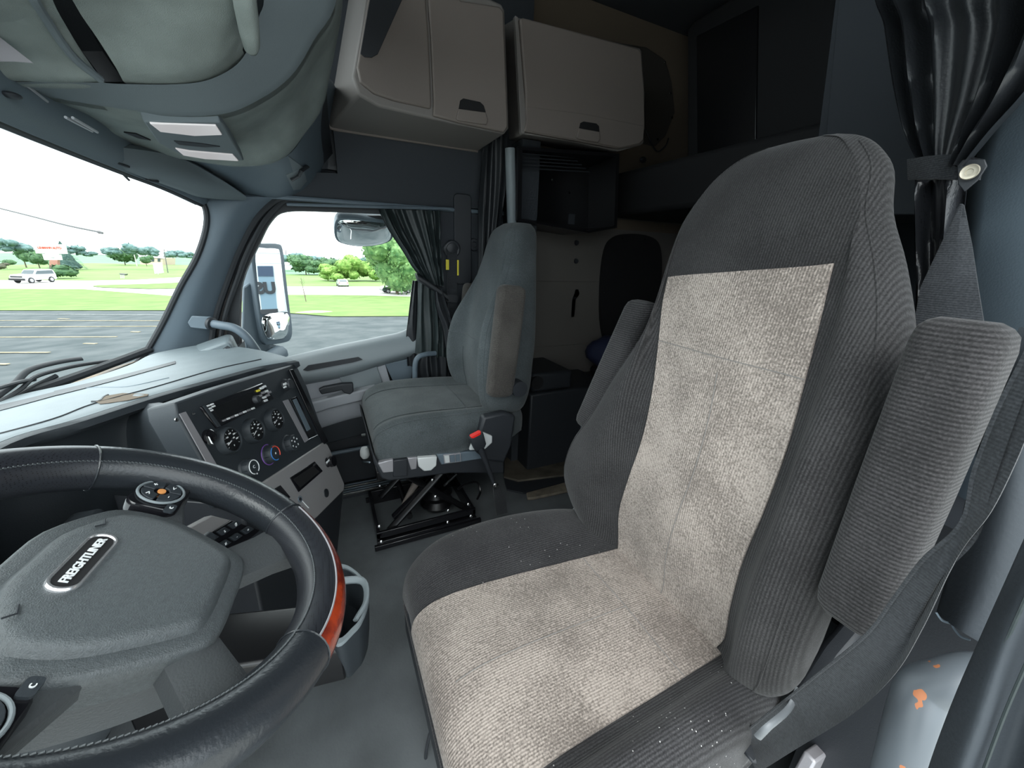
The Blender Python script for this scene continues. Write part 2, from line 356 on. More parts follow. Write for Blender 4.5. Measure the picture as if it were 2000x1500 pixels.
# ---------------------------------------------------------------- windscreen
wsd = struct('window_1', (1, .7, 1))
bot = [V(-.05, .50, .74), V(.15, .72, .72), V(.5, .90, .70), V(1.0, .97, .69), V(1.4, .86, .70), V(1.62, .72, .73), V(1.77, .585, .77)]
top = [V(-.02, .33, 1.29), V(.2, .38, 1.31), V(.5, .425, 1.315), V(1.0, .445, 1.31), V(1.4, .425, 1.30), V(1.62, .395, 1.29), V(1.79, .352, 1.265)]
r0, r1 = cr(bot, 6), cr(top, 6)
rows = [[a.lerp(b, t) for a, b in zip(r0, r1)] for t in (0, .25, .5, .75, 1)]
obj('windscreen_glass', MB().grid(rows), m_glass, wsd, smooth=180)
obj('lower_seal', MB().tube(r0, .014, 8), m_rubber, wsd)
obj('upper_seal', MB().tube(r1, .010, 8), m_rubber, wsd)
# passenger A pillar between windscreen and door
ap = struct('trim_3', (1.82, .4, 1), 'blue grey windscreen pillar on the passenger side')
eL = [atx(372, 385, 1.80), atx(398, 400, 1.79), atx(403, 440, 1.785), atx(385, 500, 1.78), atx(352, 560, 1.775), atx(318, 630, 1.77), atx(285, 688, 1.765), atx(262, 715, 1.76)]
eR = [atx(560, 385, 1.87), atx(535, 395, 1.87), atx(500, 430, 1.87), atx(468, 490, 1.87), atx(445, 550, 1.87), atx(425, 610, 1.87), atx(414, 670, 1.87), atx(414, 740, 1.87)]
mid = []
for a, b in zip(eL, eR): mid.append((a.lerp(b, .2)+V(-.014, -.006, 0), a.lerp(b, .42)+V(-.02, -.012, 0), a.lerp(b, .75)+V(-.012, -.006, 0)))
rows = [[a, *q, b] for a, q, b in zip(eL, mid, eR)]
obj('pillar_cover', MB().grid(patch(rows, 4, 4), .03, (1, .3, 0)), m_bluegrey, ap)
obj('pillar_seal', MB().tube(cr(eL, 5), .010, 8), m_rubber, ap)
obj('door_seal', MB().tube(cr([p+V(-.006, 0, 0) for p in eR], 5), .012, 8), m_rubber, ap)
obj('door_seal', MB().tube(cr([p+V(-.004, -.028, 0) for p in eR], 5), .009, 8), m_rubber, ap)
mp = MB(); q = [atx(u, v, 1.772) for u, v in ((374, 617), (412, 619), (416, 645), (372, 640), (366, 630))]
obj('handle_cover', MB().prism(q, (.012, 0, 0)), m_bluegrey, ap, bevel=.003)
# driver side A pillar (outside the frame)
obj('trim_4', MB().loft([[V(-.06, .45, .7), V(.03, .50, .72), V(.02, .58, .72), V(-.08, .55, .7)], [V(-.06, .22, 1.3), V(.03, .30, 1.3), V(.02, .40, 1.31), V(-.08, .36, 1.3)]]), m_bluegrey, kind='structure')

# ---------------------------------------------------------------- passenger door and window
dr = struct('door_1', (1.87, 0, .3), 'grey passenger door with armrest ledge')
inn = [(478, 720), (468, 640), (473, 553), (506, 477), (530, 432), (560, 413), (640, 413), (760, 418), (850, 425), (858, 520), (822, 600), (798, 650), (740, 668), (660, 686), (560, 704)]
out = [(448, 735), (445, 640), (454, 550), (482, 468), (508, 418), (545, 399), (640, 401), (760, 404), (872, 410), (882, 520), (848, 610), (822, 670), (745, 690), (662, 706), (562, 726)]
I = [atx(u, v, 1.885) for u, v in inn]; Oo = [atx(u, v, 1.885) for u, v in out]
I = cr(I, 4, True); Oo = cr(Oo, 4, True)
n = len(I); fr_ = MB(); dd = V(.04, 0, 0)
fr_.add(I+Oo+[p+dd for p in I]+[p+dd for p in Oo], [f for i in range(n) for j in [(i+1) % n] for f in ((i, j, n+j, n+i), (2*n+j, 2*n+i, 3*n+i, 3*n+j), (i, 2*n+i, 2*n+j, j), (n+i, n+j, 3*n+j, 3*n+i))])
obj('window_frame', fr_, m_rubber, dr)
w2 = struct('window_2', (1.91, 0, 1))
obj('side_glass', MB().add([p+V(.02, 0, 0) for p in I], [tuple(range(n))]), m_glass, w2, smooth=0)
# quarter panel ahead of the glass
q = [atx(u, v, 1.90) for u, v in ((405, 745), (404, 690), (418, 590), (449, 515), (474, 530), (470, 640), (480, 745))]
obj('quarter_panel', MB().prism(q, (.012, 0, 0)), m_cabinetg, dr)
obj('door_core', MB().prism([atx(u, v, 1.90) for u, v in ((430, 735), (560, 722), (662, 704), (745, 686), (815, 662), (850, 640))]+[V(1.90, -.50, .0), V(1.90, .42, .0)], (.03, 0, 0)), m_dark, dr)
# door inner skin: window ledge rolls over, then falls to the armrest and pocket
def drow(pts, X): return [atx(u, v, X) for u, v in pts]
rows = [drow([(440, 724), (545, 702), (657, 676), (745, 658), (797, 643), (840, 600)], 1.878),
        drow([(440, 735), (555, 712), (660, 688), (746, 670), (808, 655), (845, 630)], 1.845),
        drow([(445, 765), (568, 736), (667, 718), (748, 698), (812, 680), (848, 665)], 1.822),
        drow([(450, 780), (575, 750), (670, 732), (750, 708), (812, 690), (850, 678)], 1.835),
        drow([(455, 785), (578, 755), (672, 737), (750, 713), (814, 696), (852, 690)], 1.865)]
obj('window_ledge', MB().grid(patch(rows, 5, 4), .02, (1, 0, 0)), m_grey, dr, smooth=60)
rows = [drow([(455, 780), (578, 752), (672, 735), (752, 710)], 1.865), drow([(470, 830), (590, 792), (680, 765), (762, 745)], 1.862),
        drow([(480, 860), (600, 812), (690, 790), (775, 775)], 1.845), drow([(485, 880), (612, 838), (700, 812), (785, 800)], 1.84),
        drow([(490, 890), (615, 842), (702, 818), (790, 806)], 1.87)]
obj('door_panel', MB().grid(patch(rows, 5, 4), .015, (1, 0, 0)), m_lgrey, dr, smooth=60)
q = drow([(752, 711), (815, 697), (870, 672), (880, 800), (790, 806), (775, 760)], 1.86)
obj('rear_panel', MB().prism(q, (.02, 0, 0)), m_bluegrey, dr, bevel=.004)
q = drow([(660, 733), (735, 712), (748, 750), (680, 768)], 1.861)
obj('pull_cup', MB().prism(q, (-.006, 0, 0)), m_grey, dr, bevel=.004)
obj('ledge_slot', MB().prism(drow([(592, 722), (602, 713), (700, 697), (708, 702), (690, 707), (600, 724)], 1.824), (-.006, 0, 0)), m_dark, dr)
obj('armrest_ledge', MB().prism(drow([(596, 790), (672, 770), (735, 755), (740, 775), (640, 800), (604, 812)], 1.80), (.05, 0, 0)), m_lgrey, dr, bevel=.008, seg=3)
dh = obj('door_handle', MB().prism(drow([(622, 762), (632, 757), (668, 750), (690, 749), (691, 765), (684, 771), (672, 768), (668, 763), (628, 771)], 1.79), (.03, 0, 0)), m_dark, dr, bevel=.005, seg=3, label='black door handle')
obj('lower_panel', MB().bb((1.85, -.46, .02), (1.90, .34, .42)), m_dark, dr, bevel=.01)
obj('kick_panel', MB().prism(drow([(600, 815), (745, 800), (760, 835), (625, 870)], 1.845), (.01, 0, 0)), m_fascia, dr, bevel=.003)
obj('pocket_edge', MB().tube([V(1.83, .30, .20), V(1.83, 0, .21), V(1.835, -.4, .22)], .01, 8), m_bluegrey, dr)
bs = struct('baseboard_right', (1.8, 0, 0), 'ribbed door sill plate')
obj('sill_plate', MB().bb((1.75, -.75, 0), (1.86, .4, .012)), m_dark, bs)
for k in range(5): obj('sill_rib', MB().tube([(1.765+.02*k, -.7, .014), (1.765+.02*k, .35, .014)], .005, 6), m_metal if k in (0, 3) else m_bluegrey, bs)
# step well and passenger footwell side
obj('trim_5', MB().bb((1.40, .33, 0), (1.95, .40, .75)), m_dark, kind='structure', label='dark bulkhead under the dashboard')
obj('trim_6', MB().bb((-.05, .62, 0), (1.40, .70, .72)), m_dark, kind='structure', label='dark bulkhead under the dashboard')
# ================================================================ SEATS
def seat(name, label, grp, xc, body_m, cush_m, insert_m, arm_m, backs, cush, zt, insert, seams):
    """backs: per height (z, y bolster, y centre, near x, far x, seam near, seam far, y back); cush: per y (y, z centre, z bolster, near x, far x, seam near, seam far, z bottom)"""
    t = thing(name, label, 'seat', (xc, -.35, 0), grp)
    def sec_back(z, yb, yc, xn, xf, s1, s2, yk):
        w = xf-xn; xm = (s1+s2)/2; hz = .012*min((1-max(0, (z-1.28)/.04)), 1)*min(max((z-.95)/.2, 0), 1)
        c = [V(xn+.08*w+hz, yk+.01, z), V(xn+.004+hz*.45, (yb+yk)/2-.005, z), V(xn+.004, yb-.6*min(.058, (yb-yk)*.4), z), V(xn+.05*w+.004, yb-.006, z), V((xn+s1)/2+.01, yb+.002, z),
             V(s1, yc-.004, z), V(xm, yc, z), V(s2, yc-.004, z),
             V((xf+s2)/2-.01, yb+.002, z), V(xf-.05*w-.004, yb-.006, z), V(xf-.004, yb-.6*min(.058, (yb-yk)*.4), z), V(xf+.004, (yb+yk)/2-.01, z), V(xf-.03*w, yk+.01, z), V(xf-w*.3, yk-.008, z), V(xn+w*.3, yk-.008, z)]
        return c
    B = [sec_back(*b) for b in backs]
    B = [cr(c, 5, True) for c in B]; cols = [cr([b[i] for b in B], 4) for i in range(len(B[0]))]
    loops = [[c[k] for c in cols] for k in range(len(cols[0]))]
    back = obj('backrest', MB().loft(loops), body_m, t, smooth=75)
    if insert:
        zi = [l for l in loops if l[30].z <= zt]
        rows = []; colz = []
        for i in range(25, 36):
            tgt = zt-.034*(i-25)/10; L_ = [l[i]+V(0, .0035, 0) for l in loops]; z0_ = L_[2].z; c_ = []
            for k in range(49):
                z_ = z0_+(tgt-z0_)*k/48
                for a, b in zip(L_[2:], L_[3:]):
                    if a.z <= z_ <= b.z+1e-9: c_.append(a.lerp(b, (z_-a.z)/(b.z-a.z))); break
            colz.append(c_)
        nmin = min(len(c) for c in colz); rows = [[c[k] for c in colz] for k in range(nmin)]
        # square top edge at zt
        obj('backrest_insert', MB().grid(rows, .006, (0, -1, 0)), insert_m, t, smooth=75, label='light grey heather backrest panel')
        cl = [l[30]+V(-.006, .0042, 0) for l in zi if l[30].z < .96]
        obj('seam', MB().tube(cl, 0.0008, 5), m_seamf, back)
        mid = zi[-9]; obj('seam', MB().tube([mid[i]+V(0, .0042, 0) for i in range(25, 36)], 0.0008, 5), m_seamf, back)
    # piping along both outer front edges
    for i in (14, 46): obj('piping', MB().tube([l[i]+V(0, .0, 0) for l in loops[2:-6]], .0013, 6), body_m, back)
    def sec_c(y, zc, zb, xn, xf, s1, s2, z0):
        xm = (s1+s2)/2; w = xf-xn
        return [V(xn+.02, y, z0), V(xn, y, z0+.015), V(xn-.003, y, (zb+z0)/2), V(xn+.004, y, zb-.03), V(xn+.035, y, zb-.004), V((xn+s1)/2+.012, y, (zb*.7+zc*.3)),
                V(s1, y, zc-.003), V(xm, y, zc), V(s2, y, zc-.003), V((xf+s2)/2-.012, y, (zb*.7+zc*.3)), V(xf-.035, y, zb-.004), V(xf-.004, y, zb-.03), V(xf+.003, y, (zb+z0)/2), V(xf, y, z0+.015), V(xf-.02, y, z0), V(xm, y, z0-.003)]
    S = [cr(sec_c(*c), 5, True) for c in cush]; cols = [cr([b[i] for b in S], 5) for i in range(len(S[0]))]
    lo = [[c[k] for c in cols] for k in range(len(cols[0]))]
    cu = obj('seat_cushion', MB().loft(lo), cush_m, t, smooth=75)
    if insert:
        rows = []
        for k in range(len(lo)):
            if lo[k][35].y > -.62:
                a = lo[max(k-1, 0)][35]; b = lo[min(k+1, len(lo)-1)][35]; tt = (b-a).normalized() if (b-a).length > 1e-6 else V(0, 1, 0); nn = V(0, -tt.z, tt.y)
                rows.append([lo[k][i]+nn*.0035 for i in range(30, 41)])
        obj('cushion_insert', MB().grid(rows, .006, (0, -.3, -1)), insert_m, t, smooth=75, label='light grey heather cushion panel')
        cl = [r[5]+V(0, 0, .0008) for r in rows[6:-14]]
        obj('seam', MB().tube(cl, 0.0008, 5), m_seamf, cu)
        k = 6; obj('seam', MB().tube([p+V(0, 0, .0008) for p in rows[k]], 0.0008, 5), m_seamf, cu)
    if seams:
        for i in (30, 40): obj('seam', MB().tube([l[i]+V(0, 0, .0015) for l in lo[3:-8]], .0022, 5), body_m, cu)
        k = 12; obj('seam', MB().tube([lo[k][i]+V(0, 0, .001) for i in range(28, 43)], .002, 5), body_m, cu)
        for i in (25, 35): obj('seam', MB().tube([l[i]+V(0, .001, 0) for l in loops[2:18]], .0022, 5), body_m, back)
        k = 20; obj('seam', MB().tube([loops[k][i]+V(0, .001, 0) for i in range(12, 49)], .002, 5), body_m, back)
        for i in (18, 52): obj('seam', MB().tube([l[i]+V(0, 0, .001) for l in lo[3:-4]], .002, 5), body_m, cu)
    return t, loops, lo
def armrest(name, parent, pts, wx, dy, m_, label=None):
    """padded bar: pts down its axis, wx wide, dy deep, rounded ends"""
    pts = [Vector(p) for p in pts]; loops = []
    ax = (pts[-1]-pts[0]).normalized(); ey = V(1, 0, 0).cross(ax).normalized(); L = (pts[-1]-pts[0]).length
    for s, k in ((0, .55), (.012, .78), (.03, .93), (.07, 1), (.5, 1.02), (.93, 1), (.97, .93), (.988, .78), (1, .55)):
        c = pts[0].lerp(pts[-1], s); loops.append(rrect(c, V(1, 0, 0), ey, wx*k, dy*k, .02*k, 5))
    return obj(name, MB().loft(loops), m_, parent, smooth=75, label=label)
# driver seat: z, y bolster, y centre, near x, far x, seam near, seam far, y back
DB = [(.43, -.585, -.60, .26, .60, .31, .55, -.66), (.455, -.56, -.575, .215, .655, .30, .56, -.68), (.50, -.53, -.572, .182, .725, .285, .565, -.69), (.58, -.517, -.562, .172, .768, .285, .565, -.70), (.68, -.515, -.556, .172, .745, .282, .545, -.70),
      (.78, -.525, -.562, .178, .69, .275, .53, -.71), (.88, -.54, -.575, .185, .648, .275, .535, -.72), (.98, -.57, -.592, .19, .612, .285, .555, -.73), (1.06, -.598, -.608, .212, .605, .295, .575, -.745), (1.135, -.622, -.622, .245, .612, .305, .578, -.755),
      (1.20, -.644, -.636, .282, .605, .31, .575, -.765), (1.255, -.663, -.654, .300, .582, .335, .555, -.765), (1.285, -.674, -.668, .322, .562, .355, .535, -.76), (1.306, -.688, -.684, .350, .535, .375, .512, -.75), (1.318, -.704, -.702, .385, .505, .405, .488, -.74)]
DC = [(-.68, .44, .46, .24, .66, .29, .56, .36), (-.62, .46, .48, .20, .71, .285, .565, .345), (-.52, .472, .505, .185, .735, .28, .565, .34), (-.40, .478, .518, .18, .748, .275, .572, .335), (-.28, .482, .520, .178, .752, .272, .58, .33),
      (-.19, .482, .512, .178, .748, .268, .585, .33), (-.135, .472, .492, .18, .738, .262, .59, .33), (-.10, .45, .462, .185, .725, .258, .592, .335), (-.088, .415, .42, .195, .71, .258, .592, .345), (-.095, .375, .375, .205, .70, .258, .592, .355)]
ds, dloops, dlo = seat('truck_seat', 'large charcoal driver seat with light grey heather centre panels', None, .45, m_seatd, m_seatcush, m_insert, m_arm, DB, DC, 1.135, True, False)
armrest('armrest', ds, [(.150, -.580, 1.085), (.140, -.548, .715)], .070, .066, m_arm)
armrest('armrest', ds, [(.705, -.70, 1.035), (.745, -.60, .70)], .085, .075, m_arm)
for x in (.15, .74): obj('armrest_pivot', MB().cyl((x-.03, -.62, .70), (x+.03, -.62, .70), .035), m_dark, ds)
obj('seat_pan', MB().loft([rrect(V(.465, y, .315), V(1, 0, 0), V(0, 0, 1), .49, .07, .02) for y in (-.12, -.64)]), m_dark, ds)
obj('suspension_bellows', MB().loft([rrect(V(.465, -.38, z), V(1, 0, 0), V(0, 1, 0), .40-.02*(k % 2), .42-.02*(k % 2), .04) for k, z in enumerate([.02, .06, .10, .14, .18, .22, .26, .29])]), m_dark, ds, smooth=30)
# front trim: white height levers at the corner, dark skirt
obj('front_skirt', MB().loft([rrect(V(x, -.115, .31), V(0, 1, 0), V(0, 0, 1), .05, .10, .015) for x in (.22, .72)]), m_dark, ds, bevel=.004)
def px_prism(pts, ax, val, d): return MB().prism([at(u, v, ax, val) for u, v in pts], d)
sl = px_prism([(838, 1325), (852, 1325), (868, 1400), (862, 1412), (846, 1385)], 'Y', -.13, (0, -.02, 0)); obj('height_lever', sl, m_white, ds, bevel=.004, label='pale plastic adjuster lever')
sl = px_prism([(862, 1410), (870, 1402), (905, 1490), (898, 1510), (880, 1505)], 'Y', -.13, (0, -.02, 0)); obj('tilt_lever', sl, m_white, ds, bevel=.004, label='pale plastic adjuster lever')
obj('cable', MB().tube(cr([aty(855, 1412, -.10), aty(838, 1440, -.10), aty(832, 1490, -.10), aty(850, 1540, -.11)], 6), .004, 8), m_dark, ds)
obj('side_bracket', MB().tube(cr([atx(1134, 985, .80), atx(1120, 1003, .80), atx(1116, 1025, .80), atx(1128, 1050, .79)], 5), .009, 10), m_lgrey, ds, label='pale bracket beside the cushion')
# near rear corner: recliner and buckle bracket
obj('recliner_cover', MB().prism([V(.16, y, z) for y, z in ((-.50, .42), (-.62, .40), (-.72, .48), (-.72, .60), (-.66, .56), (-.60, .46))], (.03, 0, 0)), m_dark, ds, bevel=.008)
obj('belt_bracket', MB().tube(cr([atx(1560, 1345, .15), atx(1540, 1385, .145), atx(1500, 1420, .145), atx(1480, 1440, .15)], 5), .0045, 8, .5), m_tube, ds, label='bare metal belt bracket')
obj('side_frame', px_prism([(1540, 1520), (1570, 1465), (1600, 1445), (1625, 1455), (1600, 1560), (1560, 1600)], 'X', .17, (-.02, 0, 0)), m_silver, ds, bevel=.004)

# passenger seat
def shift(T, dx, f): return [tuple(r) for r in T]
dx = 1.03
PB = [(.52, -.57, -.585, .28+dx, .60+dx, .32+dx, .56+dx, -.66), (.54, -.535, -.555, .235+dx, .66+dx, .31+dx, .575+dx, -.69), (.585, -.505, -.545, .215+dx, .705+dx, .30+dx, .585+dx, -.705), (.65, -.49, -.535, .207+dx, .722+dx, .30+dx, .588+dx, -.715), (.72, -.488, -.532, .21+dx, .72+dx, .305+dx, .585+dx, -.72),
      (.80, -.495, -.537, .22+dx, .70+dx, .31+dx, .575+dx, -.73), (.87, -.51, -.548, .235+dx, .672+dx, .315+dx, .57+dx, -.735), (.93, -.535, -.56, .252+dx, .64+dx, .325+dx, .56+dx, -.74), (.99, -.565, -.575, .268+dx, .612+dx, .33+dx, .555+dx, -.745), (1.05, -.595, -.59, .28+dx, .595+dx, .335+dx, .55+dx, -.75),
      (1.12, -.62, -.605, .295+dx, .578+dx, .345+dx, .53+dx, -.755), (1.18, -.637, -.62, .31+dx, .562+dx, .36+dx, .52+dx, -.76), (1.225, -.652, -.64, .33+dx, .54+dx, .37+dx, .51+dx, -.76), (1.25, -.68, -.67, .365+dx, .505+dx, .40+dx, .48+dx, -.75)]
PC = [(-.68, .54, .55, .26+dx, .66+dx, .31+dx, .57+dx, .44), (-.60, .555, .565, .225+dx, .70+dx, .305+dx, .585+dx, .43), (-.50, .562, .575, .215+dx, .72+dx, .30+dx, .59+dx, .428), (-.38, .568, .58, .21+dx, .728+dx, .30+dx, .595+dx, .425), (-.28, .572, .582, .21+dx, .73+dx, .30+dx, .60+dx, .425),
      (-.20, .57, .578, .212+dx, .728+dx, .30+dx, .60+dx, .425), (-.15, .56, .565, .215+dx, .722+dx, .30+dx, .60+dx, .425), (-.115, .54, .545, .222+dx, .712+dx, .30+dx, .60+dx, .43), (-.10, .51, .51, .232+dx, .70+dx, .30+dx, .60+dx, .435), (-.10, .46, .46, .24+dx, .69+dx, .30+dx, .60+dx, .44)]
ps, ploops, plo = seat('truck_seat', 'plain dark grey passenger seat on a black scissor base by the far window', None, 1.49, m_seatp, m_seatp, m_insert, m_parm, PB, PC, 0, False, True)
armrest('armrest', ps, [(1.225, -.585, 1.035), (1.225, -.545, .635)], .05, .105, m_parm, 'brownish folded up armrest')
armrest('armrest', ps, [(1.775, -.64, 1.0), (1.77, -.60, .635)], .05, .09, m_parm)
obj('armrest_pivot', MB().cyl((1.20, -.62, .66), (1.26, -.62, .66), .03), m_dark, ps)
# seat pan trim with switch panel and levers, near face X = 1.235
sp_ = obj('seat_pan', MB().prism([atx(u, v, 1.235) for u, v in ((728, 885), (740, 905), (940, 880), (985, 900), (985, 925), (880, 925), (760, 940), (745, 935), (730, 905))], (.50, 0, 0)), m_dark, ps, bevel=.006)
obj('trim_strip', MB().prism([atx(u, v, 1.232) for u, v in ((738, 905), (768, 897), (770, 922), (748, 924))], (.02, 0, 0)), m_silver, sp_, bevel=.003)
obj('trim_strip', MB().prism([atx(u, v, 1.232) for u, v in ((796, 895), (815, 893), (814, 916), (803, 918))], (.02, 0, 0)), m_silver, sp_, bevel=.003)
obj('trim_strip', MB().prism([atx(u, v, 1.232) for u, v in ((853, 888), (950, 880), (960, 893), (905, 902), (862, 908))], (.02, 0, 0)), m_bluegrey, sp_, bevel=.003)
obj('dark_cover', MB().prism([atx(u, v, 1.228) for u, v in ((768, 900), (796, 896), (796, 930), (768, 932))], (.02, 0, 0)), m_dark, sp_, bevel=.003)
obj('recline_paddle', MB().prism([atx(u, v, 1.222) for u, v in ((816, 895), (854, 892), (853, 910), (842, 920), (828, 921), (818, 912))], (.02, 0, 0)), m_white, sp_, bevel=.004, label='white plastic seat paddle')
sw = obj('switch_panel', MB().prism([atx(u, v, 1.228) for u, v in ((866, 889), (900, 885), (901, 902), (868, 906))], (.01, 0, 0)), m_silver, sp_, bevel=.001)
obj('air_switch', MB().prism([atx(u, v, 1.224) for u, v in ((868, 891), (877, 890), (878, 903), (870, 904))], (.006, 0, 0)), m_white, sp_)
obj('air_switch', MB().prism([atx(u, v, 1.224) for u, v in ((879, 890), (888, 889), (889, 902), (880, 903))], (.006, 0, 0)), m_bluegrey, sp_)
obj('air_switch', MB().prism([atx(u, v, 1.224) for u, v in ((890, 889), (898, 888), (899, 901), (891, 902))], (.006, 0, 0)), m_bluegrey, sp_)
# front levers
fl_ = MB().prism([aty(u, v, -.09) for u, v in ((694, 828), (701, 826), (706, 850), (705, 870), (700, 872), (695, 850))], (0, -.02, 0)); obj('slide_lever', fl_, m_white, ps, bevel=.003)
fl_ = MB().lathe(aty(712, 880, -.08), (0.1, 0, 1), [(.0, .016), (.012, .014), (.018, .0), (.019, -.02), (.012, -.032), (0, -.034)]); obj('knob', fl_, m_white, ps)
obj('wire_lever', MB().tube(cr([aty(697, 870, -.08), aty(694, 885, -.08), aty(705, 900, -.08), aty(722, 903, -.08)], 5), .003, 6), m_bluegrey, ps)
# recliner side cover
obj('recliner_cover', MB().prism([atx(u, v, 1.215) for u, v in ((925, 880), (945, 815), (985, 806), (1008, 812), (1000, 870), (985, 905), (950, 900))], (.04, 0, 0)), m_dark, ps, bevel=.01, seg=3)
obj('side_paddle', MB().prism([atx(u, v, 1.205) for u, v in ((917, 880), (926, 857), (944, 845), (962, 852), (962, 865), (948, 878))], (.015, 0, 0)), m_white, ps, bevel=.004, label='white recliner cover')
# suspension base: rails, arms, spring, bolts
Pn = Plane(atz(740, 1065, 0), atz(932, 1008, 0), atz(932, 1008, 0)+V(0, 0, .1))
x0, x1, yf, yr = 1.345, 1.665, -.085, -.50
sb = obj('suspension_base', MB().bb((x0, yr, .045), (x0+.012, yf, .075)).bb((x0, yr, .0), (x0+.05, yf, .006)).bb((x0+.02, yr, .0), (x0+.028, yf, .05)).bb((x1-.012, yr, .0), (x1, yf, .07)).bb((x0, yf-.014, 0), (x1, yf, .07)).bb((x0, yr, 0), (x1, yr+.014, .07)), m_gloss, ps, bevel=.002)
obj('slide_rail', MB().bb((x0-.018, yr-.02, .004), (x0-.003, yf+.012, .026)).bb((x0-.012, yr, .026), (x0-.004, yf, .04)), m_gloss, sb, bevel=.002)
obj('slide_rail', MB().bb((x1+.003, yr-.02, .004), (x1+.018, yf+.012, .026)), m_gloss, sb, bevel=.002)
for xa in (x0+.03, x1-.04):
    obj('scissor_arm', MB().tube([(xa, yf-.05, .05), (xa, yr+.10, .31)], .014, 8, .6), m_black, sb)
    obj('scissor_arm', MB().tube([(xa+.02, yr+.03, .05), (xa+.02, yf-.10, .31)], .014, 8, .6), m_black, sb)
obj('cross_tube', MB().cyl((x0+.02, -.22, .10), (x1-.02, -.22, .10), .012), m_black, sb)
obj('cross_tube', MB().cyl((x0+.02, -.40, .24), (x1-.02, -.40, .24), .012), m_black, sb)
obj('damper', MB().cyl((1.44, -.17, .06), (1.42, -.36, .24), .018).cyl((1.42, -.36, .24), (1.42, -.40, .27), .008), m_gloss, sb)
obj('damper_rod', MB().cyl((1.46, -.21, .10), (1.45, -.27, .20), .007, r2=.016), m_cabinet, sb, label='tan tapered rod')
obj('air_spring', MB().lathe((1.51, -.37, .02), (0, 0, 1), [(.06, 0), (.075, .02), (.06, .045), (.07, .07), (.055, .10), (0, .10)]), m_black, sb)
obj('lever_blade', MB().tube([atx(868, 948, 1.36), atx(893, 925, 1.30)], [.006, .004], 6), m_metal, sb)
obj('upper_frame', MB().bb((x0, yr+.03, .31), (x1, yf-.02, .345)), m_black, sb, bevel=.003)
for (u, v, X) in ((745, 1058, x0-.02), (875, 1020, x0-.002), (920, 1008, x0-.02), (741, 1028, x0-.002), (876, 997, x0+.01), (727, 977, x1), (851, 970, x0), (845, 937, x0+.02), (742, 949, x1-.02), (915, 985, x0)):
    obj('bolt', MB().lathe(atx(u, v, X), (-1, 0, .3), [(.007, 0), (.007, .003), (.004, .005), (0, .005)], 10), m_metal, sb)
# buckle stalk
bk = thing('seat_belt_buckle', 'red buttoned belt buckle on a black stalk beside the passenger seat', 'buckle', tuple(atx(968, 940, 1.15)))
a, b, c, d = atx(932, 858, 1.17), atx(950, 905, 1.17), atx(965, 945, 1.16), atx(978, 1005, 1.18)
ax_ = (a-b).normalized(); e1 = ax_.cross(V(1, 0, 0)).normalized()
obj('buckle_body', MB().loft([rrect(a+ax_*s, V(1, 0, 0), e1, .026*k, .05*k, .008) for s, k in ((-.04, .7), (-.03, .95), (.018, 1.1), (.022, 1.05))]), m_dark, bk, smooth=50)
obj('release_button', MB().loft([rrect(a+ax_*s+V(-.003, 0, 0), V(1, 0, 0), e1, .022, .040, .006) for s in (.016, .027)]), m_red, bk)
obj('stalk', MB().tube([a-ax_*.035, b, c], [.013, .009, .008], 10), m_dark, bk)
obj('stalk_bolt', MB().lathe(c+V(-.012, 0, 0), (-1, 0, .2), [(.012, 0), (.012, .006), (.006, .009), (0, .009)], 12), m_metal, bk)
obj('anchor_strap', MB().grid([[c+V(0, .006, .005), c+V(0, -.02, -.005)], [(c+d)/2+V(0, .012, 0), (c+d)/2+V(0, -.035, 0)], [d+V(0, .018, 0), d+V(0, -.03, 0)]], .006, (1, 0, 0)), m_belt, bk)
obj('anchor_cable', MB().tube(cr([atx(895, 955, 1.33), atx(910, 945, 1.36), atx(932, 942, 1.38), atx(938, 960, 1.36), atx(932, 975, 1.33)], 5), .005, 8), m_black, ps)
# ================================================================ DASHBOARD
da = thing('dashboard', 'wide grey topped dashboard with black instrument face and angled centre stack', 'dashboard', (1.1, .4, .5))
far = [V(-.05, .48, .745), V(.15, .70, .73), V(.5, .87, .715), V(1.0, .93, .705), V(1.24, .86, .70), atz(0, 782, .72), atz(150, 746, .745), atz(250, 714, .765), atz(291, 694, .772), atz(330, 684, .775), V(1.80, .42, .775)]
lipz = .79
lip = [V(-.05, .36, .79), V(.18, .44, .80), V(.45, .50, .815), V(.72, .52, .805), atz(0, 863, lipz), atz(150, 818, lipz), atz(300, 771, lipz), atz(440, 733, lipz), atz(500, 717, lipz), atz(545, 709, lipz), atz(574, 704, lipz-.001)]
lip[5:5] = []
rows = []
for t, h in ((0, 0), (.06, .006), (.3, .012), (.55, .01), (.8, .004), (1, 0)):
    rows.append([a.lerp(b, t)+V(0, 0, h) for a, b in zip(lip, far)])
top_ = obj('dash_top', MB().grid(patch(rows, 5, 3), .02, (0, 0, -1)), m_dashtop, da, smooth=60)
def ztop(u, v, dz=.0): return atz(u, v, .795+dz)
def strip(pts1, pts2, Z, th=.003): return MB().grid([cr([atz(u, v, z) for (u, v), z in zip(pts1, Z)], 5), cr([atz(u, v, z) for (u, v), z in zip(pts2, Z)], 5)], th, (0, 0, -1))
from mathutils.bvhtree import BVHTree
def on(o_, u, v, off=.0015):
    """point of a built surface seen along a view ray, lifted off it"""
    me = o_.data; off0 = Vector(o_['_w']); bt = on.c.get(o_.name)
    if bt is None:
        bt = BVHTree.FromPolygons([p.co+off0 for p in me.vertices], [tuple(p.vertices) for p in me.polygons]); on.c[o_.name] = bt
    h = bt.ray_cast(O, ray(u, v).normalized())
    if h[0] is None: return None
    nn = h[1] if h[1].dot(O-h[0]) > 0 else -h[1]
    return h[0]+nn*off
on.c = {}
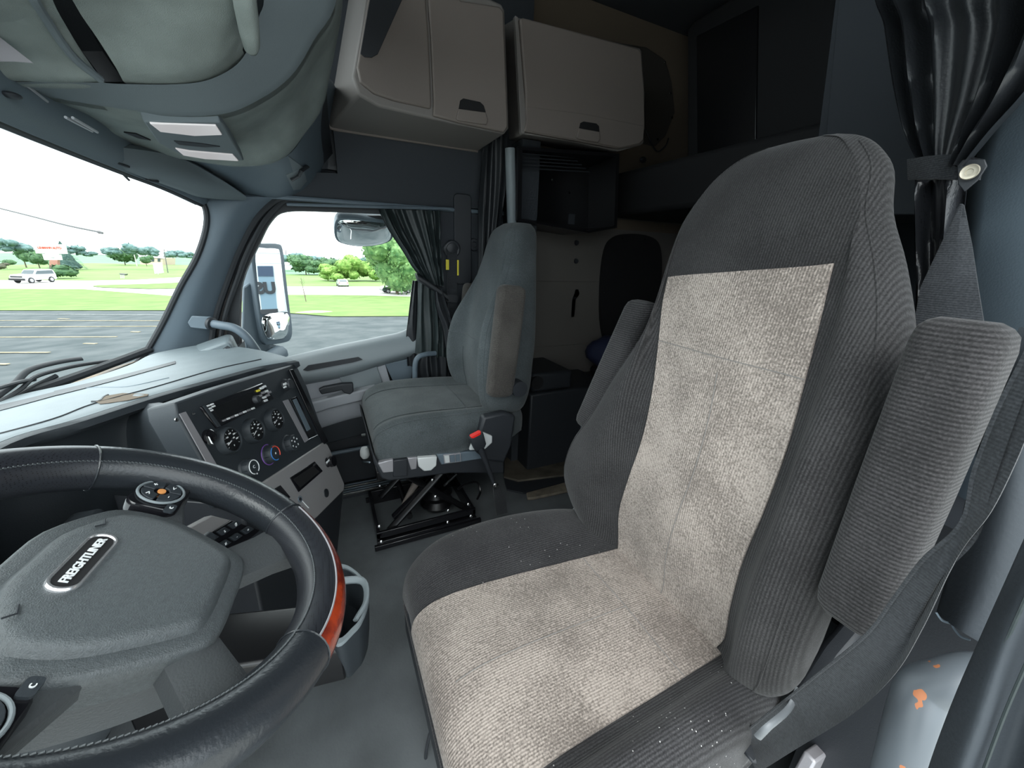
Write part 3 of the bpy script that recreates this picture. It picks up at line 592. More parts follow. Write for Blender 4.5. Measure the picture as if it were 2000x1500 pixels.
def line_on(o_, px, off=.0015, n=6):
    q = [p for p in cr([V(u, v, 0) for u, v in px], n)]
    return [p for p in (on(o_, a.x, a.y, off) for a in q) if p is not None]
def ribbon_on(o_, p1, p2, off=.002, n=6):
    a = cr([V(u, v, 0) for u, v in p1], n); b = cr([V(u, v, 0) for u, v in p2], n); A = []; B = []
    for x, y in zip(a, b):
        p, q = on(o_, x.x, x.y, off), on(o_, y.x, y.y, off)
        if p is not None and q is not None: A.append(p); B.append(q)
    return MB().grid([A, B], .0015, (0, 0, -1))
try:
    obj('defroster_shade', ribbon_on(top_, [(106, 765), (220, 738), (343, 706)], [(112, 773), (225, 744), (343, 711)]), m_dark, da)  # dark strips laid on the top stand in for shade inside the vent slots
    obj('defroster_shade', ribbon_on(top_, [(0, 792), (60, 778), (112, 765)], [(0, 803), (60, 787), (118, 771)]), m_dark, da)
    obj('groove_shade', MB().tube(line_on(top_, [(-40, 858), (100, 820), (180, 790), (300, 757), (420, 722), (510, 702)], .0), .0025, 6), m_dark, da)  # tubes coloured as the shade of grooves that are not cut
    obj('groove_shade', MB().tube(line_on(top_, [(120, 768), (180, 757), (250, 755), (330, 738)], .0), .0016, 6), m_bluegrey, da)
    obj('worn_patch', MB().grid([[on(top_, u, v, .002) for u, v in r] for r in (((188, 786), (205, 775), (240, 769), (290, 771)), ((196, 790), (215, 788), (250, 783), (288, 774)))], .001, (0, 0, -1)), m_wallb, da, label='tan worn patch on the grey dash top')
    obj('crack', MB().tube(line_on(top_, [(180, 785), (195, 784), (202, 777), (211, 772)], .001), .0025, 6), m_dark, da)
except Exception as e: print('dash detail', e)
# far corner box with demister outlet
q = [atx(u, v, 1.62) for u, v in ((372, 692), (440, 668), (450, 670), (466, 702))]
cb = obj('corner_box', MB().prism(q+[atx(466, 716, 1.62), atx(366, 712, 1.62)], (.16, .02, 0)), m_dashtop, da, bevel=.008)
obj('demister_outlet', MB().prism([atx(u, v, 1.615) for u, v in ((420, 692), (443, 676), (448, 678), (458, 699))], (.006, 0, 0)), m_dark, cb)
for k in range(3): obj('fin', MB().tube([atx(428+9*k, 694, 1.612), atx(440+5*k, 681+2*k, 1.612)], .0018, 6), m_lgrey, cb)
# lip and fascia
lipc = cr(lip, 5)
obj('front_lip', MB().loft([[p+V(0, -.002, .0), p+V(-.004, -.014, -.004), p+V(-.005, -.016, -.018), p+V(0, .0, -.03), p+V(.01, .02, -.02)] for p in lipc]), m_fascia, da, smooth=60)
# centre stack plane
A, B, Cc = atx(576, 716, 1.36), atx(672, 948, 1.325), atx(352, 808, .93)
SP = Plane(A, B, Cc)
exs = (SP(600, 800)-SP(450, 860)).normalized(); exs = (A-Cc).normalized(); eys = SP.n.cross(exs).normalized()
if eys.z < 0: eys = -eys
def sprism(pts, h, d=None, base=0.0): return MB().prism([SP(u, v, base+h) for u, v in pts], -SP.n*(d if d else h))
fas = [[p+V(0, .012, -.02) for p in lip], [p+V(.0, .045, -.06) for p in lip], [p+V(.0, .06, -.16) for p in lip], [p+V(0, .05, -.32) for p in lip]]
for r, e_ in zip(fas, ((350, 795), (354, 812), (400, 895), (450, 985))): r[-4:] = [SP(*e_, -.012)]
obj('fascia', MB().grid(patch([r for r in fas], 4, 3), .02, (0, 1, 0)), m_fascia, da, smooth=60)
cs = obj('centre_stack', sprism([(342, 786), (440, 752), (578, 710), (600, 755), (640, 868), (512, 945), (470, 985), (405, 920), (346, 812)], .0, .06), m_fascia, da, bevel=.004, label='black centre stack with gauges and knobs')
obj('silver_strip', sprism([(351, 808), (363, 804), (428, 915), (409, 912)], .002), m_silver, da)
obj('edge_trim', sprism([(566, 722), (573, 720), (642, 862), (634, 868)], .006), m_gloss, da, bevel=.002)
obj('screw', MB().lathe(SP(344, 820, .0), SP.n, [(.004, 0), (.004, .002), (0, .0025)], 12), m_metal, da)
# radio
ra = obj('radio', sprism([(392, 795), (513, 747), (537, 779), (425, 837)], .006), m_gloss, da, bevel=.003, label='black car radio with small lit keys')
obj('display', sprism([(416, 796), (492, 766), (504, 786), (430, 818)], .0075, .002), m_black, ra)
obj('display_bezel', sprism([(398, 793), (402, 791), (432, 832), (427, 834)], .009, .004), m_fascia, ra)
for k in range(8):
    u, v = 436+8.0*k, 820-3.3*k; obj('key', sprism([(u, v), (u+5, v-2), (u+6.5, v+1), (u+1.5, v+3)], .009, .003), m_wprint if k % 2 else m_silver, ra)
for (u, v) in ((404, 792), (412, 789), (408, 797), (415, 793), (411, 801)): obj('key', sprism([(u, v), (u+5, v-2), (u+6.5, v+.6), (u+1.5, v+2.6)], .009, .003), m_wprint, ra)
for (u, v, mm) in ((502, 762, m_yellow), (509, 757, m_wprint), (514, 754, m_wprint), (512, 766, m_silver), (518, 763, m_wprint), (521, 771, m_silver), (514, 775, m_wprint), (524, 765, m_silver), (506, 772, m_silver), (517, 781, m_wprint)):
    obj('key', sprism([(u, v), (u+5, v-2), (u+7, v+1.5), (u+2, v+3.5)], .010, .004), mm, ra)
obj('volume_knob', MB().lathe(SP(497, 781, .006), SP.n, [(.011, 0), (.010, .010), (.008, .012), (0, .012)]), m_dark, ra)
obj('clip', MB().tube([SP(377, 809, .004), SP(377, 809, .004)+exs*.004], .002, 6), m_metal, da)
# gauges
def rad(u, v, px): return (SP(u+px, v)-SP(u, v)).length
for (u, v, pr, nm, ang) in ((453, 859, 20, 'F', 200), (501, 840, 18, 'PSI', 205), (541, 819, 16.5, 'PSI', 200)):
    c = SP(u, v, .014)-SP.n*.014; r = (SP(u, v+pr)-SP(u, v-pr)).length/2*1.05
    g = obj('gauge', MB().lathe(c-SP.n*.002, SP.n, [(r*1.28, 0), (r*1.22, .012), (r*1.12, .020), (r*1.03, .020), (r*1.0, .014), (0, .014)], 36), m_fascia, da)
    f_ = c+SP.n*.0125
    obj('dial', MB().lathe(f_, SP.n, [(r*.98, 0), (r*.98, .0018), (0, .0018)], 36), m_black, g)
    fc = f_+SP.n*.0022
    tk = MB()
    for k in range(9):
        a_ = math.radians(215-250*k/8); d_ = exs*math.cos(a_)+eys*math.sin(a_); tk.tube([fc+d_*r*.78, fc+d_*r*.90], .0004, 5)
    o_ = obj('scale_marks', tk, m_wprint, g)
    for k, s in enumerate(('0', '60', '90', '120', '150')[0:5] if nm != 'F' else ('100', '150', '200', '250', '300')):
        a_ = math.radians(190-200*k/4); d_ = exs*math.cos(a_)+eys*math.sin(a_)
        text('numeral', s, fc+d_*r*.60, exs, eys, r*.19, m_wprint, g)
    a_ = math.radians(ang); d_ = exs*math.cos(a_)+eys*math.sin(a_); d_ = d_
    obj('needle', MB().tube([fc-d_*r*-.72, fc-d_*r*.35], [.0009, .0016], 6), m_wprint, g)
    obj('needle_hub', MB().lathe(fc, SP.n, [(r*.14, 0), (r*.12, .002), (0, .002)], 14), m_dark, g)
    text('unit_mark', nm, fc-eys*r*.55, exs, eys, r*.20, m_wprint, g)
# heater knobs
def knob(u, v, px, rings, h=.022, sub='heater_knob'):
    r = (SP(u, v+px)-SP(u, v-px)).length/2*.95; c = SP(u, v)
    # the drawn centre is the raised face: step back to the panel along the view of the face
    c = SP(u, v, h)-SP.n*h
    k = obj(sub, MB().lathe(c, SP.n, [(r*1.12, 0), (r*1.1, .003), (r*1.0, .005), (r*.97, h-.002), (r*.9, h), (0, h)], 32), m_fascia, da)
    for (mm, a0, a1, rr, hh) in rings:
        obj('ring', MB().torus(c+SP.n*hh, SP.n, r*rr, r*.055, 30, 6, math.radians(a0), math.radians(a1), exs), mm, k)
    for j in range(16):
        a_ = 2*PI*j/16; d_ = exs*math.cos(a_)+eys*math.sin(a_)
        if j % 2 == 0: obj('grip_rib', MB().tube([c+d_*r*.99+SP.n*.006, c+d_*r*.97+SP.n*(h-.003)], .0012, 5), m_fascia, k)
    return k, c+SP.n*(h+.0006), r
k, f, r = knob(496, 912, 17, [(m_wprint, -60, 250, .82, .0225)]); text('symbol', 'C', f, exs, eys, r*.5, m_wprint, k)
text('symbol', 'o', f-eys*r*.85+SP.n*.0004, exs, eys, r*.4, m_wprint, k)
k, f, r = knob(538, 885, 17, [(m_blue, 110, 275, .80, .0225), (m_redr, -40, 100, .80, .0225), (m_purple, 60, 300, 1.17, .003)]); text('symbol', '#', f, exs, eys, r*.3, m_wprint, k)
k, f, r = knob(576, 864, 16, []);
for j in range(6):
    a_ = math.radians(60*j+20); text('symbol', '+x=v^z'[j], f+(exs*math.cos(a_)+eys*math.sin(a_))*r*.62, exs, eys, r*.42, m_wprint, k)
text('symbol', '*', f, exs, eys, r*.5, m_wprint, k)
kk = obj('valve_knob', MB().lathe(SP(557, 752), SP.n, [(.019, 0), (.018, .004), (.014, .010), (.016, .016), (.014, .02), (0, .02)]), m_dark, da)
text('mark', 'PULL', SP(557, 750, .0205), exs, eys, .009, m_wprint, kk); text('mark', 'PARK', SP(557, 756, .0205), exs, eys, .007, m_wprint, kk)
ig = obj('ignition_barrel', MB().lathe(SP(406, 853), SP.n, [(.016, 0), (.015, .008), (.009, .012), (0, .012)]), m_gloss, da)
obj('key_blade', MB().tube([SP(406, 853, .010), SP(412, 868, .02)], [.004, .007], 8, .35), m_metal, ig)
# storage pocket at the right of the stack
obj('silver_strip', sprism([(553, 783), (563, 780), (603, 859), (596, 864)], .002), m_silver, da)
pk = obj('side_pocket', sprism([(567, 779), (580, 774), (618, 848), (606, 858)], .003), m_gloss, da, bevel=.001)
obj('card', sprism([(572, 781), (579, 778), (607, 838), (600, 842)], .0045, .002), m_bluegrey, pk)
obj('pocket_lip', MB().tube([SP(603, 858, .004), SP(620, 850, .004)], .0015, 6), m_metal, pk)
# satin grey lower bezel
lb = obj('lower_bezel', sprism([(508, 945), (633, 863), (640, 868), (646, 880), (673, 945), (672, 958), (618, 1012), (575, 1045), (540, 1000)], .004, .05), m_bezel, da, bevel=.004, label='satin grey lower bezel')
obj('open_pocket', sprism([(567, 933), (615, 901), (631, 920), (584, 961)], .006, .003), m_gloss, lb, bevel=.001)
obj('pocket_floor', sprism([(573, 936), (612, 910), (624, 921), (587, 952)], .0075, .003), m_vblack, lb)
obj('open_pocket', sprism([(533, 957), (548, 947), (568, 971), (558, 980)], .006, .003), m_gloss, lb, bevel=.001)
obj('cap', MB().lathe(SP(637, 963, .004), SP.n, [(.014, 0), (.0135, .002), (0, .002)]), m_dark, lb)
vk = obj('valve_knob', MB().lathe(SP(640, 903, .004), SP.n, [(.017, 0), (.015, .006), (.019, .012), (.018, .022), (0, .023)]), m_gloss, lb)
text('mark', 'PARK', SP(641, 901, .0275), exs, eys, .010, m_wprint, vk)
ou = obj('outlet_ring', MB().torus(SP(586, 975, .005), SP.n, .008, .0015), m_bluegrey, lb)
obj('outlet_core', MB().lathe(SP(586, 975, .004), SP.n, [(.005, 0), (.005, .002), (0, .002)], 14), m_dark, lb)
obj('scratch', MB().tube([SP(590, 978, .005), SP(603, 992, .005)], .0012, 6), m_wprint, lb)
# dark pedestal under the bezel
q = [(500, 985), (575, 1044), (618, 1012), (672, 958)]
top4 = [SP(u, v, .0) for u, v in ((672, 950), (618, 1008), (575, 1042), (470, 985))]
foot = [V(1.31, .07, 0), V(1.17, .10, 0), V(1.05, .15, 0), V(.88, .22, 0)]
ped = MB().frustum(top4+[p+V(.10, .25, .03) for p in top4[::-1]], foot+[p+V(.05, .22, 0) for p in foot[::-1]])
obj('pedestal', ped, m_dark, da, bevel=.006)
obj('side_cheek', MB().prism([SP(576, 716, -.005), SP(673, 948, -.005), V(1.32, .08, 0.0), V(1.35, .42, 0.0), V(1.40, .42, .76)], (.012, .01, 0)), m_dark, da)
# parts of the driver side seen through the wheel
PL = Plane(SP(560, 1040), SP(540, 960), V(.75, .30, .62))
kp = MB().prism([PL(u, v) for u, v in ((330, 1052), (415, 1006), (470, 1020), (395, 1075))], -PL.n*.02); obj('knee_trim', kp, m_bezel, da, bevel=.003)
sbk = obj('switch_bank', MB().prism([PL(u, v, .003) for u, v in ((395, 1052), (452, 1016), (510, 1035), (450, 1085))], -PL.n*.02), m_gloss, da, bevel=.002, label='black rocker switches behind the wheel')
for i in range(3):
    for j in range(2):
        u, v = 412+22*i+24*j, 1049-13*i+11*j
        s_ = obj('rocker_switch', MB().prism([PL(u+a, v+b, .008) for a, b in ((-8, 2), (6, -7), (17, -1), (3, 9))], -PL.n*.006), m_fascia, sbk, bevel=.001)
        text('mark', 'oxs-#='[i*2+j], PL(u+5, v+1, .0088), exs, eys, .010, m_wprint, sbk)
obj('knee_panel', MB().bb((-.05, .45, .25), (.95, .50, .62)), m_fascia, da, bevel=.01)
for k in range(4): obj('panel_rib', MB().tube([V(.35+.12*k, .448, .30), V(.30+.12*k, .448, .60)], .003, 6), m_bluegrey, da)

# ================================================================ STEERING WHEEL
WC = V(.4541, .2186, .8015); tl, gm, psi = .5204, -.02, math.radians(-4); RM = .0285
w1 = V(math.cos(gm), math.sin(gm), 0); w2 = V(-math.sin(gm)*math.cos(tl), math.cos(gm)*math.cos(tl), math.sin(tl)); wn = w1.cross(w2)
hx = w1*math.cos(psi)+w2*math.sin(psi); hy = wn.cross(hx)
sw_ = thing('steering_wheel', 'black leather steering wheel with red wood inlay and winged centre pad', 'steering wheel', tuple(WC))
def rimsec(a0, a1, rr, n=40, m=16, ra=1.0, c0=0, c1=2*PI, grow=0):
    loops = []
    for k in range(n+1):
        t = a0+(a1-a0)*k/n; d = w1*math.cos(t)+w2*math.sin(t)
        loops.append([WC+d*(.2+(rr)*math.cos(c0+(c1-c0)*j/m))+wn*(rr*ra*math.sin(c0+(c1-c0)*j/m)) for j in range(m)])
    return MB().loft(loops)
d2 = math.radians
SECT = [(29, -45, m_leather, 'rim_leather'), (-45, -115, m_leather2, 'rim_grip'), (-115, -209, m_leather, 'rim_leather'), (-209, -331, m_leather2, 'rim_grip')]
for a, b, mm, nm in SECT: obj(nm, rimsec(d2(a), d2(b-.6), .0285), mm, sw_, smooth=80)
# wood: outer lower quarter of the rim
lo_ = []
for k in range(41):
    t = d2(-47-68*k/40); d = w1*math.cos(t)+w2*math.sin(t); s_ = math.sin(PI*k/40)**.35
    L_ = []
    for j in range(12):
        a_ = d2(-115+192*j/11); L_.append(WC+d*(.2+.0292*math.cos(a_))+wn*(.0292*math.sin(a_)))
    for j in range(12):
        a_ = d2(77-192*j/11); L_.append(WC+d*(.2+.024*math.cos(a_))+wn*.024*(math.sin(a_)))
    lo_.append(L_)
obj('wood_inlay', MB().loft(lo_), m_wood, sw_, smooth=60, label='glossy red burl wood inlay')
obj('inlay_edge', MB().tube([WC+(w1*math.cos(d2(-47-68*k/40))+w2*math.sin(d2(-47-68*k/40)))*(.2+.0292*math.cos(d2(77)))+wn*.0292*math.sin(d2(77)) for k in range(41)], .0012, 6), m_silver, sw_)
for a_ in (29, -45, -115, -209): 
    d = w1*math.cos(d2(a_))+w2*math.sin(d2(a_)); obj('rim_seam', MB().torus(WC+d*.2, d.cross(wn), .0287, .0012, 24, 5), m_leather, sw_)
st = MB(); 
for k in range(300):
    t = 2*PI*k/300; d = w1*math.cos(t)+w2*math.sin(t); dt = -w1*math.sin(t)+w2*math.cos(t)
    c = WC+d*(.2-.0288*math.cos(d2(50)))+wn*.0288*math.sin(d2(50)); st.tube([c-dt*.0014-wn*.0005, c+dt*.0014+wn*.0008], .0008, 5)
obj('stitching', st, m_hub, sw_, kind='stuff')
def W(x, y, z=0.0): return WC+hx*x+hy*y+wn*z
def wloop(pts, s, z, c=(0, -.01)): return [W(c[0]+(x-c[0])*s, c[1]+(y-c[1])*s, z) for x, y in pts]
half = [(.0, .092), (.05, .09), (.095, .066), (.112, .045), (.112, .0), (.095, -.045), (.072, -.088), (.058, -.102), (.03, -.106), (.0, -.106)]
padp = half+[(-x, y) for x, y in half[-2:0:-1]]
pp = [V(x, y, 0) for x, y in padp]; pp = cr(pp, 3, True); padp = [(p.x, p.y) for p in pp]
obj('hub_pad', MB().loft([wloop(padp, .96, -.045), wloop(padp, 1.0, -.02), wloop(padp, 1.0, -.012), wloop(padp, .985, -.007), wloop(padp, .95, -.004), wloop(padp, .83, -.003), wloop(padp, .80, .002), wloop(padp, .77, .006), wloop(padp, .70, .0075), wloop(padp, .35, .009)]), m_hub, sw_, smooth=50)
obj('hub_back', MB().loft([wloop(padp, .9, -.09), wloop(padp, .97, -.03)]), m_spoke, sw_)
# badge
bd = obj('badge', MB().loft([rrect(W(.001, .036, z), hx, hy, .084*k, .026*k, .013*k, 6) for z, k in ((.006, 1), (.010, .99), (.0115, .95), (.0115, .90), (.0098, .87), (.0098, .3))]), m_chromel, sw_, smooth=30, label='oval chrome rimmed maker badge')
obj('badge_field', MB().loft([rrect(W(.001, .036, z), hx, hy, .073, .0200, .010, 6) for z in (.0098, .0104)]), m_vblack, bd)
text('lettering', 'FREIGHTLINER', W(.001, .0360, .0108), hx, hy, .0098, m_wprint, bd, .0006, .0002)
for sx in (-.066, .058): obj('pad_mark', MB().tube([W(sx-.006, .052, .0085), W(sx, .046, .0088), W(sx+.009, .050, .0085)], .0008, 5), m_dark, sw_)
# arms: right and left, upper with key pods, lower plain
for s in (1, -1):
    obj('spoke', MB().loft([[W(s*x, y+a, z) for a, z in ((w_, -.03), (w_, -.012), (-w_, -.012), (-w_, -.035))] for x, y, w_ in ((.09, .012, .040), (.12, .015, .032), (.155, .022, .026), (.186, .028, .030))]), m_spoke, sw_, bevel=.004)
    # lower arm
    a0, a1 = V(s*.068, -.092, 0), V(s*.138, -.152, 0); dd_ = (a1-a0).normalized(); pe = V(-dd_.y, dd_.x, 0)
    obj('spoke', MB().loft([[W(p.x+pe.x*w_, p.y+pe.y*w_, -.016+h), W(p.x+pe.x*w_*.4, p.y+pe.y*w_*.4, -.010+h), W(p.x-pe.x*w_*.4, p.y-pe.y*w_*.4, -.010+h), W(p.x-pe.x*w_, p.y-pe.y*w_, -.018+h), W(p.x-pe.x*w_, p.y-pe.y*w_, -.040), W(p.x+pe.x*w_, p.y+pe.y*w_, -.040)] for p, w_, h in ((a0+(a0-a1)*.35, .024, 0), (a0, .025, 0), (a0.lerp(a1, .5), .027, 0), (a1, .034, .002))]), m_spoke, sw_, smooth=50)
    # pod
    pc = V(s*.150, .026, 0)
    pod = obj('switch_pod', MB().loft([rrect(W(pc.x, pc.y, z), hx, hy, .066*k, .056*k, .014, 5) for z, k in ((-.02, 1), (-.004, 1), (-.001, .95))]), m_gloss, sw_, smooth=40)
    ring = obj('key_ring', MB().torus(W(pc.x, pc.y, .001), wn, .0245, .0018), m_grey, pod)
    for j in range(4):
        a_ = math.radians(90*j+45); 
        sec = []
        for rr_, nn_ in ((.0085, 5), (.0215, 7)):
            L_ = [W(pc.x+rr_*math.cos(a_+t), pc.y+rr_*math.sin(a_+t), 0) for t in [math.radians(-40+80*q/(nn_-1)) for q in range(nn_)]]
            sec += L_ if rr_ < .01 else L_[::-1]
        obj('key', MB().prism([p+wn*.003 for p in sec], -wn*.003), m_fascia, pod, bevel=.0006)
        text('symbol', ('+', '>', '-', '<')[j], W(pc.x+.015*math.cos(a_), pc.y+.015*math.sin(a_), .0034), hx, hy, .009, m_wprint, pod)
    obj('key', MB().lathe(W(pc.x, pc.y, .001), wn, [(.0045, 0), (.0045, .002), (0, .0025)], 16), m_orange if s > 0 else m_dark, pod)
    for (x, y, c) in ((.030, .021, 'o'), (-.030, -.021, 'c'), (.030, -.022, 'e')):
        obj('key', MB().loft([rrect(W(pc.x+s*x, pc.y+y, z), hx, hy, .016, .011, .003) for z in (-.001, .002)]), m_fascia, pod)
        text('symbol', c, W(pc.x+s*x, pc.y+y, .0024), hx, hy, .009, m_wprint, pod)
obj('column', MB().tube([W(0, 0, -.05), W(0, 0, -.10), W(0, .02, -.22)], [.055, .062, .07], 20), m_fascia, sw_, smooth=50)
ss = thing('indicator_stalk', 'black stalk lever behind the right of the steering wheel', 'lever', tuple(W(.06, 0, -.10)))
obj('stalk_arm', MB().tube(cr([W(.05, -.01, -.09), W(.11, -.03, -.075), W(.165, -.05, -.06)], 6), [.008]*13, 10), m_fascia, ss)
# ================================================================ OVERHEAD CONSOLE
oc = thing('overhead_console', 'grey felted overhead console with storage bulges and map lamps above the windscreen', 'console', (1.0, .3, 1.6))
def up_(u, v, k=280): return (u+(u-921)/3066*k, v-k)   # further up the same vertical
def net(rows, X): return [[atx(u, v, x if not isinstance(x, (list, tuple)) else x[i]) for i, (u, v) in enumerate(r)] for r, x in zip(rows, X)]
rA = [(-80, 158), (0, 160), (110, 160), (200, 162), (240, 164), (330, 165), (400, 158), (455, 132), (485, 95), (505, 35), (515, -30)]
rB = [(-80, 165), (0, 172), (117, 193), (200, 207), (267, 217), (333, 227), (433, 223), (500, 198), (567, 150), (612, 80), (660, -20)]
rA.append(up_(*rA[-1])); rB.append(up_(*rB[-1]))
rA2 = [(a+(c-a)*.45, b+(d-b)*.40) for (a, b), (c, d) in zip(rA, rB)]
band = net([rA, rA2, rB], (1.02, 1.05, 1.10)); obj('rear_band', MB().grid(patch(band, 5, 4), .03, (1, 0, 0)), m_consoleband, oc, smooth=70)
rC = [(0, 192), (80, 200), (150, 220), (215, 250), (280, 262), (350, 270), (440, 270), (510, 245), (570, 200), (612, 140), (668, 20)]
rD = [(40, 150), (95, 180), (130, 208), (185, 250), (240, 285), (310, 300), (385, 312), (467, 322), (543, 310), (590, 262), (640, 160)]
rC.append(up_(*rC[-1])); rD.append(up_(*rD[-1])); rC[0] = (-20, 160); rC[1] = (60, 180)
val = net([rB, rC, rD], (1.10, 1.30, 1.45))
val[2][0:4] = [atx(u, v, 1.30) for u, v in rD[:4]]
vo = obj('valance', MB().grid(patch(val, 5, 5), .03, (1, 0, 0)), m_console, oc, smooth=70)
# storage doors above
d1 = net([[up_(-80, -60), up_(0, -60), up_(40, -60), up_(62, -60)], [(-80, -60), (0, -60), (40, -60), (62, -60)], [(-80, 40), (20, 40), (70, 45), (112, 40)], [(-80, 110), (30, 110), (110, 112), (158, 110)], [(-80, 150), (30, 151), (130, 155), (192, 152)], [(-80, 158), (30, 160), (130, 163), (200, 160)]], (.80, .80, .90, .97, 1.0, 1.03))
o1 = obj('storage_door', MB().grid(patch(d1, 5, 5), .03, (1, 0, 0)), m_console, oc, smooth=70)
obj('door_edge', MB().tube(cr([atx(u, v, x) for u, v, x in ((*up_(40, -60), .79), (40, -60, .79), (92, 40, .89), (142, 110, .96), (196, 155, 1.01))], 5), .006, 8), m_consoleband, o1)
obj('label_plate', MB().prism([atx(u, v, .93) for u, v in ((-10, 65), (66, 124), (30, 121), (-10, 121))], (-.002, 0, 0)), m_silver, o1)
d2_ = net([[up_(u, -60) for u in (118, 210, 320, 430, 470, 492)], [(118, -60), (210, -60), (320, -60), (430, -60), (470, -60), (492, -60)], [(150, 15), (240, 15), (330, 22), (430, 20), (470, 10), (495, 0)], [(190, 75), (270, 80), (340, 88), (420, 80), (462, 60), (480, 50)], [(225, 130), (290, 138), (345, 140), (400, 130), (440, 112), (468, 85)], [(240, 158), (290, 161), (345, 161), (395, 153), (440, 132), (475, 100)]], (.86, .86, .90, .95, .99, 1.02))
o2 = obj('storage_door', MB().grid(patch(d2_, 5, 5), .03, (1, 0, 0)), m_console, oc, smooth=70)
obj('hinge_arm', MB().loft([rrect(atx(u, v, x), R2*.8+V(0, 0, 0), U2, .05*k, .05*k, .02*k, 4) for u, v, x, k in ((*up_(470, -60), .82, .9), (470, -60, .82, .9), (478, 0, .86, .9), (486, 50, .89, .85), (492, 85, .91, .7), (495, 98, .92, .4))]), m_console, oc, smooth=70)
obj('gap_shade', MB().grid([[atx(u, v, x) for u, v, x in ((*up_(60, -60), .90), (60, -60, .90), (118, 40, .99), (160, 100, 1.04), (205, 160, 1.05))], [atx(u, v, x) for u, v, x in ((*up_(125, -60), .93), (125, -60, .93), (165, 40, 1.0), (200, 100, 1.05), (243, 160, 1.06))]], .02, (1, 0, 0)), m_dark, oc)  # dark sheet colouring in the shade of the gap between the doors
bkn = net([[up_(u, -60) for u in (-80, 60, 180, 320, 430, 520, 655)], [(-80, -60), (60, -60), (180, -60), (320, -60), (430, -60), (520, -60), (655, -60)], [(-80, 130), (60, 130), (180, 140), (320, 145), (430, 130), (540, 80), (645, 40)], [(-60, 168), (60, 176), (150, 215), (300, 245), (430, 245), (560, 195), (638, 120)], [(0, 172), (80, 190), (170, 245), (300, 290), (430, 308), (560, 290), (640, 210)]], (1.18, 1.18, 1.26, 1.42, [1.36, 1.36, 1.40, 1.5, 1.58, 1.62, 1.66]))
bkn.append([atx(u, v, x) for u, v, x in ((20, 176, 1.42), (110, 205, 1.42), (210, 275, 1.46), (330, 318, 1.62), (440, 362, 1.78), (560, 378, 1.88), (650, 300, 1.9))])
bkn.append([atx(u, v, x) for u, v, x in ((30, 200, 1.48), (125, 240, 1.48), (225, 298, 1.55), (335, 348, 1.72), (452, 388, 1.84), (560, 398, 1.93), (665, 392, 1.93))])
obj('inner_shell', MB().grid(patch(bkn, 5, 5), .02, (1, 0, 0)), m_dark, oc, smooth=70)
# lamps
lam = Plane(atx(290, 240, 1.12), atx(440, 238, 1.12), atx(430, 312, 1.36))
def lp(pts, h, d): return MB().prism([lam(u, v, h) for u, v in pts], -lam.n*d)
lf = obj('lamp_housing', lp([(280, 238), (430, 239), (438, 246), (477, 314), (440, 312), (352, 303), (310, 280)], .006, .03), m_consoleband, oc, bevel=.003)
obj('map_lamp', lp([(293, 242), (422, 246), (434, 264), (380, 266), (313, 258)], .009, .006), m_lens, lf, bevel=.001, label='clear map lamp lens')
obj('map_lamp', lp([(343, 291), (372, 296), (455, 303), (466, 315), (400, 311), (358, 304)], .009, .006), m_lens, lf, bevel=.001, label='clear map lamp lens')
obj('lamp_switch', lp([(340, 276), (392, 281), (430, 287), (400, 288), (350, 283)], .008, .004), m_dark, lf)
obj('microphone_grille', MB().prism([on(vo, u, v, .003) or atx(u, v, 1.3) for u, v in ((241, 256), (265, 259), (294, 272), (270, 268))], (.004, 0, .004)), m_dark, oc)
# lower side piece running down to the door pillar
e = net([[(330, 300), (420, 316), (500, 318), (560, 305), (600, 250), (640, 150)], [(400, 330), (440, 345), (510, 345), (575, 335), (612, 270), (650, 160)], [(470, 372), (490, 375), (540, 378), (590, 355), (622, 300), (655, 170)], [(483, 388), (510, 390), (560, 392), (606, 370), (632, 320), (662, 180)]], (1.50, 1.66, 1.80, 1.90))
lo2 = obj('side_valance', MB().grid(patch(e, 5, 5), .03, (1, 0, 0)), m_bluegrey, oc, smooth=70)
obj('latch_plate', MB().grid([[on(lo2, u, v, .003) or atx(u, v, 1.7) for u, v in r] for r in (((543, 312), (552, 308), (562, 304)), ((558, 340), (572, 335), (590, 325)), ((572, 370), (585, 368), (598, 352)))], .006, (1, 0, 0)), m_grey, oc)
lt = MB().tube([(on(lo2, u, v, .008) or atx(u, v, 1.7)) for u, v in ((566, 347), (580, 339), (584, 330), (596, 322))], .008, 8, .6); obj('latch', lt, m_dark, oc)
# sun visors against the header
vis = thing('sun_visor', 'grey stowed sun visor on the passenger side', 'sun visor', tuple(atx(350, 350, 1.5)))
vn = net([[(140, 276), (240, 288), (350, 308), (430, 350), (480, 383)], [(200, 312), (280, 330), (370, 352), (430, 372), (482, 388)], [(215, 322), (290, 350), (350, 371), (395, 386), (475, 392)]], ([1.28, 1.36, 1.48, 1.62, 1.76], [1.32, 1.40, 1.52, 1.66, 1.78], [1.34, 1.46, 1.60, 1.72, 1.80]))
vv = obj('visor_panel', MB().grid(patch(vn, 5, 4), .02, (.6, .5, .5)), m_consoleband, vis, smooth=60)
obj('vanity_clip', MB().tube([(on(vv, u, v, .003) or atx(u, v, 1.4)) for u, v in ((196, 312), (214, 314), (228, 318), (250, 324))], .003, 6), m_dark, vis)
obj('vanity_clip', MB().tube([(on(vv, u, v, .003) or atx(u, v, 1.5)) for u, v in ((262, 346), (280, 348), (292, 350), (308, 352))], .003, 6), m_dark, vis)
obj('edge_wire', MB().tube([atx(u, v, x) for u, v, x in ((137, 276, 1.27), (200, 300, 1.35), (252, 352, 1.45))], .003, 6), m_dark, vis)
